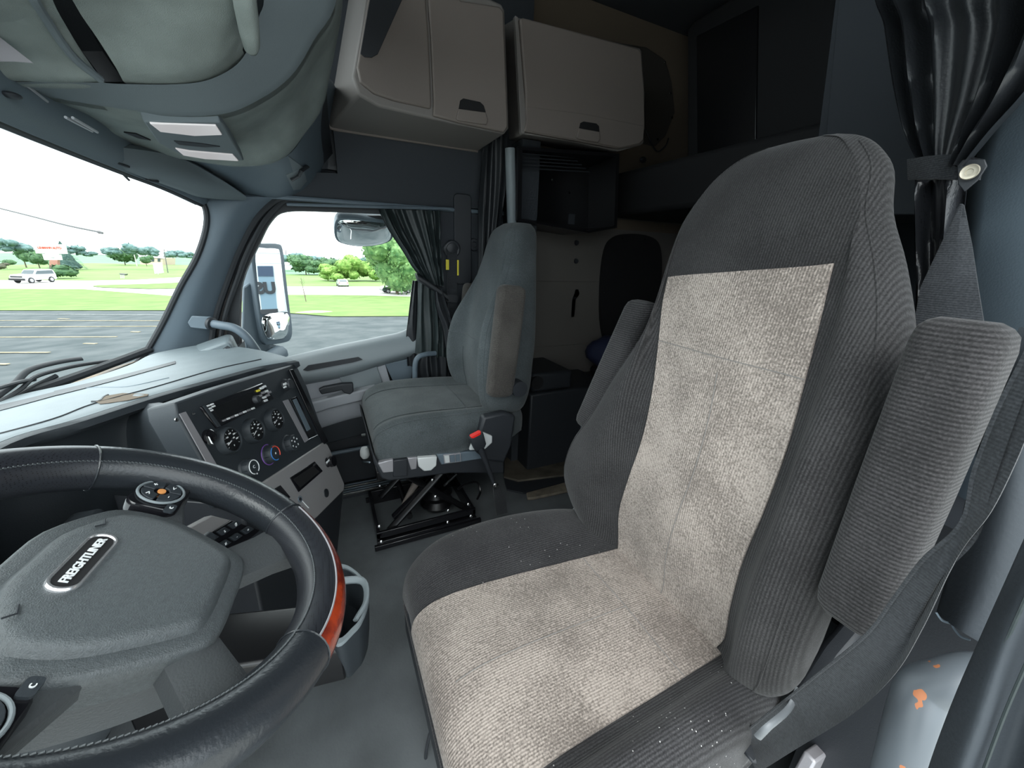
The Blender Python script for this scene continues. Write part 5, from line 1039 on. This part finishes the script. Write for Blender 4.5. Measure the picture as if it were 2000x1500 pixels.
def band(name, lo, hi, m_, nv=6, dz=0, lab=None):
    rows = []; us = sorted({u for u, v in lo}|{u for u, v in hi}|set(range(-1400, 1501, 50)))
    us = [u for u in us if max(lo[0][0], hi[0][0]) <= u <= min(lo[-1][0], hi[-1][0])]
    def f(L, u):
        for (a, x), (b, y) in zip(L, L[1:]):
            if a <= u <= b: return x+(y-x)*(u-a)/(b-a)
    for k in range(nv+1):
        rows.append([gnd(u, f(lo, u)+(f(hi, u)-f(lo, u))*k/nv, dz) for u in us])
    o_ = obj(name, MB().grid(rows), m_, smooth=0, kind='structure'); 
    if lab: o_['label'] = lab
    return o_
def g0(u, v): return v+.035*(u-0)  # follow the small roll outside the frame
asph_top = [(-1400, 560), (-400, 598), (0, 607), (330, 607), (450, 610), (560, 612), (650, 619), (850, 618), (1500, 650)]
gr_top = [(-1400, 525), (-400, 555), (0, 564.5), (160, 565), (345, 579), (560, 576), (700, 577), (850, 581), (1500, 612)]
rd_top = [(-1400, 510), (-400, 540), (0, 547), (180, 548), (270, 546), (375, 540), (560, 559), (850, 560), (1500, 590)]
g2_top = [(-1400, 486), (-400, 506), (0, 518), (180, 514), (375, 518), (560, 536), (850, 540), (1500, 570)]
fl_top = [(-1400, 430), (-400, 466), (0, 495), (140, 497), (375, 504), (560, 524), (850, 530), (1500, 560)]
band('parking_lot', [(-1400, 1500), (1500, 1500)], asph_top, m_asph, 14, 0, 'worn grey asphalt parking lot')
band('grass_verge', asph_top, gr_top, m_grass, 6, .03, 'bright green grass verge beyond the parking lot')
band('road', gr_top, rd_top, m_road, 4, 0, 'pale road beyond the grass verge')
band('meadow', rd_top, g2_top, m_grass2, 4, .02, 'yellow green grass beyond the road')
band('field', g2_top, fl_top, m_field, 4, 0, 'blue green field at the horizon')
band('grass_island', [(182, 560), (200, 562), (290, 564.8), (345, 564), (375, 562)], [(182, 559), (192, 557.5), (290, 555), (345, 552.5), (375, 550)], m_grass, 2, .05, 'narrow grass island between two road arms')
# broad ground under everything
gm = MB(); ring = []
for r_ in (0, 6, 15, 26, 40, 60, 110, 300, 870): ring.append([V(r_*math.cos(2*PI*k/48), r_*math.sin(2*PI*k/48), T(r_)-.12) for k in range(48)])
gm.loft(ring, False); obj('ground', gm, m_asph, smooth=0, kind='structure')
obj('bounce_apron', MB().bb((-14, -12, -1.45), (1.2, 8, -1.33)), mat('pale bounce apron', (.50, .50, .47), .9, var=.08, vscale=1), kind='structure')  # unseen pale slab added to bounce daylight up into the cab
# painted lines
for (x0_, y0_, x1_, y1_, mm, w_) in ((-60, 613, 330, 615.5, m_linew, .07), (-60, 626, 322, 626.5, m_line, .07), (-60, 639, 310, 637.5, m_line, .07), (-60, 659, 228, 658, m_line, .07), (-60, 689, 97, 688.5, m_line, .07), (165, 671, 188, 671.5, m_line, .09), (257, 648, 273, 648.5, m_line, .09), (115, 622.5, 134, 623, m_line, .12), (-10, 711, 16, 711.5, m_line, .09)):
    a_, b_ = gnd(x0_, y0_, .012), gnd(x1_, y1_, .012); dd_ = (b_-a_).normalized(); pr_ = dd_.cross(V(0, 0, 1)).normalized()*w_/2
    n_ = 8; obj('parking_line', MB().grid([[gnd(x0_+(x1_-x0_)*k/n_, y0_+(y1_-y0_)*k/n_, .012)+pr_*s for k in range(n_+1)] for s in (-1, 1)], .01, (0, 0, -1)), mm, kind='structure')
def leafcol(name, c1, c2): return mat(name, c1, .8, col2=c2, vscale=1.5, spec=.2)
m_far = leafcol('hazy blue green foliage', (.085, .15, .15), (.14, .21, .20))  # distance haze is mixed into this leaf colour
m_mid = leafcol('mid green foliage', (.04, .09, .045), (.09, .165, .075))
m_fir = leafcol('blue fir foliage', (.04, .08, .075), (.08, .13, .11))
m_brt = leafcol('bright green foliage', (.09, .19, .035), (.22, .33, .09))
m_near = leafcol('near tree foliage', (.05, .13, .045), (.17, .29, .11))
m_trunk = mat('bark', (.12, .09, .07), .9)
def crown_mb(c, rx, ry, rz, n, ls, blobs=7, seed=1, sp=.55):
    """blobby crown: solid core lumps and n leaf cards over them"""
    R_ = random.Random(seed); mb = MB(); bl = []
    for k in range(blobs):
        p = c+V(R_.uniform(-sp, sp)*rx, R_.uniform(-sp, sp)*ry, R_.uniform(-sp, sp)*rz) if k else c
        s = R_.uniform(.42, .62) if k else .75; bl.append((p, s)); mb.ball(p, 1, 9, 6, (rx*s*.92, ry*s*.92, rz*s*.92))
    for k in range(n):
        p, s = bl[R_.randrange(len(bl))]; th, z = R_.uniform(0, 2*PI), R_.uniform(-1, 1); q = math.sqrt(1-z*z)
        d = V(q*math.cos(th), q*math.sin(th), z); pos = p+V(d.x*rx*s, d.y*ry*s, d.z*rz*s)*R_.uniform(.9, 1.1)
        e = V(R_.uniform(-1, 1), R_.uniform(-1, 1), R_.uniform(-1, 1)).normalized(); f = e.cross(d+V(.01, .02, 0)).normalized()
        l = ls*R_.uniform(.6, 1.4); mb.add([pos-e*l, pos+f*l*.6, pos+e*l, pos-f*l*.6], [(0, 1, 2, 3)])
    return mb
def tree(name, label, u, vb, wpx, vt, m_, n=260, group=None, ls=None, kind='round', trunk=True, dist=None, seed=1, cat='tree', blobs=8, sp=.55):
    base = gnd(u, vb) if dist is None else None
    if dist is not None:
        d = ray(u, vb); h = math.hypot(d.x, d.y); base = O+d/h*dist
    dep = (base-O).dot(fwd); s = dep/F; W_ = wpx*s; Hh = (vb-vt)*s
    t = thing(name, label, cat, tuple(base), group)
    if kind == 'fir':
        mb = MB(); R_ = random.Random(seed)
        mb.loft([[base+V(r*W_/2*math.cos(2*PI*k/14), r*W_/2*math.sin(2*PI*k/14), z*Hh) for k in range(14)] for r, z in ((.8, .04), (1, .10), (.6, .35), (.62, .37), (.38, .62), (.4, .64), (.16, .86), (.0, 1))])
        for k in range(n):
            z = R_.random()**1.3; r = (1-z)*W_/2*1.05; th = R_.uniform(0, 2*PI); p = base+V(r*math.cos(th), r*math.sin(th), .08*Hh+z*Hh*.92); d = V(math.cos(th), math.sin(th), -.35); f = V(-math.sin(th), math.cos(th), 0); l = W_*.09*(1.3-z)
            mb.add([p, p+d*l+f*l*.3, p+d*l*1.4, p+d*l-f*l*.3], [(0, 1, 2, 3)])
        obj('foliage', mb, m_, t, smooth=0)
    else:
        cb_ = .12 if kind == 'bush' else .22
        c = base+V(0, 0, Hh*(1+cb_)/2); obj('foliage', crown_mb(c, W_/2, W_/2*.8, Hh*(1-cb_)/2*1.02, n, ls or W_*.05, blobs, seed, sp), m_, t, smooth=0)
    if trunk: obj('trunk', MB().tube([base-V(0, 0, .3), base+V(0, 0, Hh*.5)], [Hh*.03, Hh*.018], 8), m_trunk, t)
    return t
k = 0
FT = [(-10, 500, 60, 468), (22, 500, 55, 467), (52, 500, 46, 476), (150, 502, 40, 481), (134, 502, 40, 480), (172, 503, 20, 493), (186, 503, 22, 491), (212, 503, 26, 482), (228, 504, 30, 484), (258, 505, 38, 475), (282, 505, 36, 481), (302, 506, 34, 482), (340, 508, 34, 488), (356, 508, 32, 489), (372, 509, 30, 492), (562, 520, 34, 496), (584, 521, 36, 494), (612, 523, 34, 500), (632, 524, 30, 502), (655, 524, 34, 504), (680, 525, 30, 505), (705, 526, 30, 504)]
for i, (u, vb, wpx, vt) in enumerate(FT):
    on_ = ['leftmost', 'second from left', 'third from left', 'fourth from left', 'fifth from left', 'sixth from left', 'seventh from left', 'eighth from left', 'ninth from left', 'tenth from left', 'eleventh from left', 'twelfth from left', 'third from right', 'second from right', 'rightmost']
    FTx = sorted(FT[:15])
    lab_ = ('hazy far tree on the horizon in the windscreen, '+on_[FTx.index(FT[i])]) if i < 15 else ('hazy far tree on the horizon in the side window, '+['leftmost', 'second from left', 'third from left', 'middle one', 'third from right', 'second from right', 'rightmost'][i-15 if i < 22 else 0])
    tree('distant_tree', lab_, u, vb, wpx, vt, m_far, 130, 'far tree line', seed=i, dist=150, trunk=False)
tree('fir_tree', 'dark blue fir tree to the right of the billboard', 134, 527, 42, 473, m_fir, 420, kind='fir', seed=3)
tree('broadleaf_tree', 'green tree directly left of the billboard', 52, 523, 32, 481, m_mid, 260, seed=4)
tree('broadleaf_tree', 'green tree directly behind the billboard', 78, 524, 36, 488, m_mid, 260, seed=5)
tree('bush', 'low round bush left of the billboard trees', 24, 521, 26, 507, m_mid, 160, kind='bush', trunk=False, seed=6, cat='bush')
tree('bush', 'dark brown low bush at the left edge of the windscreen view', 4, 527, 26, 513, mat('brown shrub', (.06, .06, .045), .9, col2=(.12, .12, .08), vscale=2), 160, kind='bush', trunk=False, seed=7, cat='bush')
tree('bush', 'wide green bush behind the white off road car', 125, 544, 60, 518, m_mid, 420, kind='bush', trunk=False, seed=8, cat='bush')
tree('broadleaf_tree', 'large round dark green tree beside the far house', 245, 518, 66, 486, m_mid, 420, seed=9)
tree('broadleaf_tree', 'small green tree in front of the far house', 287, 520, 28, 499, m_mid, 200, seed=10)
tree('broadleaf_tree', 'mid green tree behind the pale utility pole seen through the side window', 598, 537, 62, 501, m_mid, 420, seed=11, blobs=14, sp=.75)
tree('broadleaf_tree', 'dark green tree second from left in the side window', 632, 537, 60, 505, m_mid, 360, seed=12, blobs=14, sp=.75)
tree('broadleaf_tree', 'rounded light green bushy tree behind the silver car', 650, 549, 58, 520, m_brt, 360, kind='bush', seed=13, trunk=False, blobs=14, sp=.75)
tree('broadleaf_tree', 'bright yellow green tree behind the silver car', 684, 549, 62, 504, m_brt, 420, kind='bush', seed=14, trunk=False, blobs=14, sp=.75)
tree('broadleaf_tree', 'bright green tree touching the big roadside tree', 718, 549, 62, 506, m_brt, 420, kind='bush', seed=15, trunk=False, blobs=14, sp=.75)
tree('broadleaf_tree', 'large leafy roadside tree at the right of the side window', 776, 574, 136, 462, m_near, 4200, seed=16, ls=.17, kind='bush', blobs=18, sp=.72)
# thin sapling and debris
sp1 = thing('sapling', 'thin bare sapling on the grass verge', 'tree', tuple(gnd(598, 590)))
b_ = gnd(598, 590); s_ = (b_-O).dot(fwd)/F; st_ = MB().tube([b_, b_+V(.0, .15, 50*s_*.9)], [.03, .012], 6); obj('stem', st_, m_trunk, sp1)
R_ = random.Random(5); tw = MB()
for k in range(26):
    z = R_.uniform(.2, 1); a0 = b_+V(0, .15*z, 45*s_*z); tw.tube([a0, a0+V(R_.uniform(-.15, .15), R_.uniform(-.2, .2), R_.uniform(.1, .35))], .006, 5)
obj('twigs', tw, m_trunk, sp1, kind='stuff')
dbr = thing('sand_patch', 'pale sandy debris at the lot edge seen through the side window', 'debris', tuple(gnd(615, 612)))
lo4 = []
for r_, z in ((1.0, 0), (.8, .05), (.4, .10), (.02, .12)): lo4.append([gnd(615, 611)+V(r_*.5*math.cos(2*PI*k/16)*(1+.2*math.sin(3*k)), r_*.9*math.sin(2*PI*k/16)*(1+.2*math.sin(5*k)), z) for k in range(16)])
obj('heap', MB().loft(lo4), mat('sand', (.42, .34, .22), .9, var=.2, vscale=6), dbr)
# cars
m_wpaint = mat('white car paint', (.72, .76, .80), .25, coat=.6); m_spaint = mat('silver car paint', (.45, .48, .52), .25, .3, coat=.6); m_dpaint = mat('dark green car paint', (.03, .05, .045), .25, coat=.6)
m_cglass = mat('car glass', (.05, .07, .08), .08); m_tyre = mat('tyre', (.02, .02, .022), .8)
def car(name, label, u, v, yaw, paint, kind='suv', sc_=1.0, group=None):
    p0 = gnd(u, v); fx_ = V(math.cos(yaw), math.sin(yaw), 0); sy = V(-math.sin(yaw), math.cos(yaw), 0)
    t = thing(name, label, 'car', tuple(p0))
    def q(x, y, z): return p0+(fx_*x+sy*y+V(0, 0, z))*sc_
    if kind == 'suv': prof = [(-2.2, .45), (-2.25, 1.15), (-2.1, 1.78), (-1.9, 1.86), (.25, 1.84), (.75, 1.28), (2.05, 1.18), (2.25, .95), (2.25, .45)]; cab = [(-2.02, 1.22), (-1.95, 1.72), (.15, 1.72), (.58, 1.25)]; gl = (-2.0, .15)
    else: prof = [(-2.1, .35), (-2.2, .85), (-1.9, 1.05), (-1.2, 1.42), (.3, 1.42), (1.05, 1.0), (2.0, .85), (2.2, .6), (2.15, .35)]; cab = [(-1.75, 1.03), (-1.15, 1.33), (.25, 1.33), (.85, 1.0)]
    obj('car_body', MB().loft([[q(x, y*(1 if z < 1.2 else .88), z) for x, z in prof] for y in (-.92, -.9, .9, .92)]), paint, t, bevel=.03)
    for s in (1, -1): obj('side_window', MB().prism([q(x, s*.905*(1 if z < 1.3 else .93), z) for x, z in cab], sy*.03*s), m_cglass, t)
    if kind == 'suv':
        obj('windscreen', MB().prism([q(.30, -.68, 1.78), q(.30, .68, 1.78), q(.78, .76, 1.30), q(.78, -.76, 1.30)], fx_*.02), m_cglass, t)
        obj('rear_window', MB().prism([q(-2.12, -.66, 1.74), q(-2.12, .66, 1.74), q(-2.27, .74, 1.25), q(-2.27, -.74, 1.25)], fx_*-.02), m_cglass, t)
        obj('grille', MB().prism([q(2.26, y, z) for y, z in ((-.75, .85), (.75, .85), (.75, 1.05), (-.75, 1.05))], fx_*.03), m_tyre, t)
        obj('bumper', MB().loft([rrect(q(2.3, 0, z), sy, fx_, 1.8, .25, .08) for z in (.45, .72)]), m_tyre, t)
        wr_ = .42
    else:
        obj('windscreen', MB().prism([q(.38, -.6, 1.38), q(.38, .6, 1.38), q(1.05, .72, 1.02), q(1.05, -.72, 1.02)], fx_*.02), m_cglass, t)
        obj('rear_window', MB().prism([q(-1.28, -.6, 1.38), q(-1.28, .6, 1.38), q(-1.88, .7, 1.06), q(-1.88, -.7, 1.06)], fx_*-.03), m_cglass, t)
        obj('number_plate', MB().prism([q(-2.2, y, z) for y, z in ((-.25, .62), (.25, .62), (.25, .75), (-.25, .75))], fx_*-.03), m_white, t)
        for s in (1, -1): obj('tail_lamp', MB().prism([q(-2.17, y*s, z) for y, z in ((.62, .78), (.88, .78), (.88, .92), (.62, .92))], fx_*-.04), m_redr, t)
        wr_ = .33
    for x in (-1.4, 1.4):
        for s in (1, -1):
            w_ = obj('wheel', MB().lathe(q(x, s*.95, wr_), sy*s, [(wr_*sc_, -.12), (wr_*sc_, .0), (wr_*.85*sc_, .03), (wr_*.6*sc_, .03), (0, .03)], 20), m_tyre, t)
            obj('wheel_rim', MB().lathe(q(x, s*.95, wr_)+sy*s*.03, sy*s, [(wr_*.6*sc_, 0), (wr_*.55*sc_, .02), (0, .03)], 16), m_silver, w_)
    return t
p1, p2 = gnd(35, 551), gnd(106, 551); 
car('off_road_car', 'white boxy off road car driving left on the far road', 70, 552, math.radians(160), m_wpaint, 'suv', .92)
car('hatchback', 'silver car seen from behind on the road through the side window', 669, 559, math.radians(4), m_spaint, 'sedan', .72)
car('sedan', 'dark car passing under the large roadside tree', 775, 572, math.radians(96), m_dpaint, 'sedan', .85)
# billboard
bb = gnd(104, 530); dep = (bb-O).dot(fwd); s_ = dep/F
sg = thing('billboard', 'white billboard with red lettering on a brick foot', 'sign', tuple(bb))
BP = Plane(bb, bb+R2, bb+V(0, 0, 1)); dB = -BP.n*.5
obj('sign_board', MB().prism([BP(u, v) for u, v in ((65, 478), (124, 477), (128, 496), (70, 495))], dB), m_white, sg, bevel=.02)
obj('lower_board', MB().prism([BP(u, v) for u, v in ((82, 496), (115, 496.5), (118, 508), (86, 508))], dB), m_white, sg, bevel=.02)
for i in range(4): obj('brick_course', MB().prism([BP(u, v, .02*(i % 2)) for u, v in ((96, 508+2.6*i), (112, 508+2.6*i), (112.5, 510.4+2.6*i), (96.5, 510.4+2.6*i))], dB), mat('brick', (.35, .16, .13), .9), sg)
obj('foot', MB().prism([BP(u, v) for u, v in ((96, 518), (113, 518), (113, 532), (96, 532))], dB), m_trunk, sg)
ex_ = (BP(124, 484.5)-BP(65, 484)).normalized(); ey_ = V(0, 0, 1)
text('lettering', 'LEHMANN', BP(87, 484, .05), ex_, ey_, 4.8*s_*1.2, m_redr, sg, .02, .02)
text('lettering', 'AUTO', BP(111, 484.5, .05), ex_, ey_, 5.0*s_*1.2, m_redr, sg, .02, .02)
text('lettering', '- -----', BP(103, 503.5, .05), ex_, ey_, 3*s_, m_dark, sg, .02, .02)
# second small sign
b2 = gnd(310, 536); P2 = Plane(b2, b2+R2, b2+V(0, 0, 1)); s2 = thing('roadside_sign', 'blank white upright sign by the far road', 'sign', tuple(b2))
obj('sign_board', MB().prism([P2(u, v) for u, v in ((298, 514), (314, 513), (318, 533), (302, 535))], -P2.n*.3), m_white, s2, bevel=.02)
obj('post', MB().tube([P2(309, 534, -.15), P2(310, 538, -.15)], .1, 8), m_white, s2)
# poles and wires
def pole(label, u0, v0, u1, v1, m_, r=.10, arm=False):
    b = gnd(u1, v1); P_ = Plane(b, b+R2, b+V(0, 0, 1)); t_ = P_(u0, v0); t = thing('utility_pole', label, 'pole', tuple(b))
    s = (b-O).dot(fwd)/F
    obj('shaft', MB().tube([b-V(0, 0, .2), t_], [s*.9, s*.6], 8), m_, t)
    obj('cross_arm', MB().tube([P_(u0-4, v0+3), P_(u0+4, v0+3)], s*.4, 6), m_, t); return t_
m_pw = mat('pale pole', (.5, .5, .47), .8); m_pd = mat('dark pole wood', (.12, .12, .12), .9)
pole('pale utility pole in front of the round dark tree', 260, 490, 268, 520, m_pw)
pole('dark utility pole beside the windscreen pillar', 320, 486, 328, 533, m_pd)
pole('pale utility pole in front of the side window trees', 600, 497, 603, 537, m_pw)
pole('thin grey pole next to the exterior mirror', 558, 487, 560, 516, m_pd)
wi = thing('overhead_wire', 'thin overhead wire against the white sky', 'wire', tuple(O+ray(120, 432)*22))
obj('cable', MB().tube(cr([O+ray(-60, 392)*26, O+ray(60, 422)*24, O+ray(130, 440)*22, O+ray(193, 453)*21], 5), .05, 6), m_pd, wi)
obj('insulator', MB().lathe(O+ray(190, 452.4)*21, ray(200, 455)-ray(180, 450), [(.06, 0), (.09, .1), (.06, .3), (0, .35)], 10), m_pd, wi)
# house and sheds
hb = gnd(292, 517); hs_ = thing('far_house', 'tan house with grey roof behind the small tree', 'house', tuple(hb)); s = (hb-O).dot(fwd)/F; HP = Plane(hb, hb+R2, hb+V(0, 0, 1))
obj('wall', MB().prism([HP(u, v) for u, v in ((274, 502), (318, 504), (318, 519), (274, 518))], -HP.n*6), mat('tan siding', (.50, .40, .33), .9), hs_)
obj('roof', MB().loft([[HP(u, v, .3), HP(u2, v2, -3), HP(u3, v3, -6.3)] for (u, v), (u2, v2), (u3, v3) in (((270, 502), (276, 493), (270, 502)), ((322, 505), (314, 495), (322, 505)))], cap=False, closed=False), mat('grey shingles', (.25, .25, .27), .9), hs_)
for u in (282, 296, 308): obj('window', MB().prism([HP(u, 505, .05), HP(u+5, 505, .05), HP(u+5, 511, .05), HP(u, 511, .05)], HP.n*.05), m_cglass, hs_)
sh_b = gnd(560, 530); sh_ = thing('white_shed', 'small white shed at the left of the side window view', 'shed', tuple(sh_b)); HP = Plane(sh_b, sh_b+R2, sh_b+V(0, 0, 1))
obj('wall', MB().prism([HP(u, v) for u, v in ((548, 516), (569, 517), (569, 527), (548, 527))], -HP.n*3), m_white, sh_)
obj('roof', MB().prism([HP(u, v, .2) for u, v in ((546, 517), (557, 512), (571, 518))], -HP.n*3.4), m_white, sh_)
bn = gnd(239, 544); bn_ = thing('trough', 'small grey trough on white legs by the road', 'trough', tuple(bn)); HP = Plane(bn, bn+R2, bn+V(0, 0, 1))
obj('tray', MB().prism([HP(u, v) for u, v in ((232, 534), (245, 535), (243, 538), (235, 537))], -HP.n*.5), m_pd, bn_)
for u in (236, 239, 242): obj('leg', MB().tube([HP(u, 537), HP(u+.4, 544)], .05, 6), m_white, bn_)
# wipers and cowl
cwl = struct('trim_10', (1, .9, .65), 'black cowl below the windscreen')
bo = cr([p+V(0, .02, -.03) for p in bot], 4)
obj('cowl_panel', MB().grid([bo, [p+V(.0, .10, -.03) for p in bo], [p+V(0, .22, -.10) for p in bo]], .01, (0, 0, -1)), mat('cowl plastic', (.05, .05, .05), .8, col2=(.20, .15, .09), vscale=10), cwl)
for i, pts in enumerate(([(0, 786, 1.40), (40, 760, 1.47), (67, 737, 1.52), (115, 722, 1.58), (168, 711, 1.64), (243, 701, 1.73)], [(-40, 770, 1.36), (0, 757, 1.42), (40, 746, 1.48), (67, 741, 1.52)])):
    w_ = thing('wiper', ('long black wiper lying along the base of the windscreen', 'short black wiper arm at the left edge of the windscreen view')[i], 'wiper', tuple(atx(*pts[2][:2], pts[2][2])))
    P_ = cr([atx(u, v, x+.02) for u, v, x in pts], 5)
    obj('blade', MB().tube(P_, .006, 8), m_dark, w_); 
    if i == 0: obj('arm', MB().tube([p+V(.01, .01, .012+.008*math.sin(PI*k/(len(P_)-1))) for k, p in enumerate(P_[:-5])], .008, 8, .5), m_dark, w_); obj('bridge', MB().tube(cr([atx(u, v, x+.03) for u, v, x in ((10, 786, 1.42), (60, 758, 1.50), (110, 734, 1.56))], 5), .007, 8), m_dark, w_)
# ---------------------------------------------------------------- exterior mirrors
em = thing('exterior_mirror', 'tall grey exterior mirror outside the passenger window', 'mirror', tuple(atx(533, 580, 2.15)))
mc = atx(533, 575, 2.15); mn = V(-.615, -.79, 0).normalized(); MPl = Plane(mc, mc+mn.cross(V(0, 0, 1)), mc+V(0, 0, 1))
def mp_(pts, h=0): return [MPl(u, v, h) for u, v in pts]
ml = cr(mp_([(492, 486), (500, 481), (520, 480), (542, 481), (551, 490), (557, 540), (564, 600), (569, 640), (566, 658), (556, 664), (530, 668), (517, 664), (508, 625), (500, 570), (494, 520)]), 3, True)
cM = sum(ml, V(0, 0, 0))/len(ml)
obj('housing', MB().loft([[cM+(p-cM)*1.0+MPl.n*.004 for p in ml], [cM+(p-cM)*1.05 for p in ml], [cM+(p-cM)*1.04-MPl.n*.05 for p in ml], [cM+(p-cM)*.8-MPl.n*.10 for p in ml]]), m_bluegrey, em, smooth=50)
obj('mirror_glass', MB().prism(cr(mp_([(499, 489), (520, 485), (540, 486), (546, 494), (552, 545), (560, 605), (558, 609), (513, 614), (508, 600), (502, 550)], .006), 3, True), MPl.n*.002), m_mirror, em, label='flat main mirror glass')
lowc = mp_([(513, 618), (560, 612), (564, 640), (561, 655), (550, 661), (528, 663), (519, 655)], .006); lc = sum(lowc, V(0, 0, 0))/len(lowc); lw = cr(lowc, 3, True)
obj('convex_glass', MB().loft([[lc+(p-lc)*k+MPl.n*h for p in lw] for k, h in ((1, 0), (1, .003), (.7, .008), (.35, .011), (.02, .012))]), m_mirror, em, smooth=80, label='small convex lower mirror glass')
obj('arm_shell', MB().loft([[MPl(u, v, -.02-d_) for u, v in ((474, 560+0), (497, 545), (514, 668), (545, 675), (520, 712), (486, 712), (473, 640))] for d_ in (0, .08)]), m_bluegrey, em, bevel=.01)
obj('lower_arm', MB().tube([atx(500, 715, 2.1), atx(545, 690, 2.12), atx(480, 735, 1.95)], .04, 10), m_bluegrey, em)
lm = thing('look_down_mirror', 'rounded convex mirror hanging outside the top of the passenger window', 'mirror', tuple(atx(705, 450, 2.05)))
lmc = atx(708, 452, 2.05); LMP = Plane(lmc, lmc+V(0, 1, -.0625), lmc+V(.8, 0, -.6)); ml = cr([LMP(u, v) for u, v in ((658, 432), (668, 427), (700, 428), (735, 432), (760, 436), (766, 455), (760, 470), (735, 478), (700, 480), (668, 474), (657, 464), (655, 448))], 3, True)
lmc = sum(ml, V(0, 0, 0))/len(ml); tn = V(-.60, -.05, -.80).normalized()
def shr(L, k, h): return [lmc+(p-lmc)*k+tn*h for p in L]
obj('housing', MB().loft([shr(ml, 1.0, .004), shr(ml, 1.04, 0), shr(ml, 1.03, -.03), shr(ml, .8, -.07)]), m_bluegrey, lm, smooth=50)
obj('mirror_glass', MB().loft([shr(ml, .96, .003), shr(ml, .95, .006), shr(ml, .7, .016), shr(ml, .4, .022), shr(ml, .02, .024)]), m_mirror, lm, smooth=80)
obj('bracket', MB().prism([atx(u, v, 2.0) for u, v in ((668, 420), (745, 420), (750, 430), (664, 430))], (.05, 0, .0)), m_dark, lm, bevel=.005)
# building reflected in the mirror
def refl(u, v, Y):
    d = ray(u, v).normalized(); p = MPl(u, v, .008); r = d-MPl.n*(2*d.dot(MPl.n)); t = (Y-p.y)/r.y; return p+r*t
YB = -9.0
bl_ = thing('dealership_building', 'white sided building with large glazed door seen in the exterior mirror', 'building', (4, YB, -1.4))
wa = MB().bb((1.5, YB-.3, -1.4), (14, YB, 3.4)); obj('wall', wa, mat('white siding', (.62, .64, .66), .8), bl_)
for k in range(20): obj('siding_board', MB().bb((1.5, YB, -1.3+.23*k), (14, YB+.015, -1.3+.23*k+.2)), mat('siding board', (.62, .64, .66), .8) if k == 0 else bpy.data.materials['siding board'], bl_)
def rp(pts, h, d, mm, nm, par=None): 
    P_ = [refl(u, v, YB)+V(0, h, 0) for u, v in pts]; return obj(nm, MB().prism(P_, (0, d, 0)), mm, par or bl_)
rp([(500, 515), (550, 515), (556, 606), (508, 616)], .04, .03, m_white, 'door_frame')
rp([(501, 519), (532, 519), (540, 603), (511, 612)], .075, .02, mat('door glass', (.16, .24, .30), .3), 'door_glass')
rp([(502, 519.5), (531, 519.5), (532.5, 539), (503, 539)], .10, .01, mat('door transom', (.03, .05, .09), .3), 'door_transom')
rp([(501, 604), (541, 602), (542, 612), (509, 616)], .10, .01, m_dark, 'door_sill')
try:
    a_, b_ = refl(530, 563, YB), refl(505, 563, YB); cen = (a_+b_)/2; wid = abs(a_.x-b_.x)
    text('lettering', 'US', V(cen.x, YB+.11, cen.z), V(-1, 0, 0), V(0, 0, 1), abs(refl(520, 552, YB).z-refl(520, 574, YB).z)*1.35, m_dark, bl_, .01, .02)
except Exception as e: print(e)
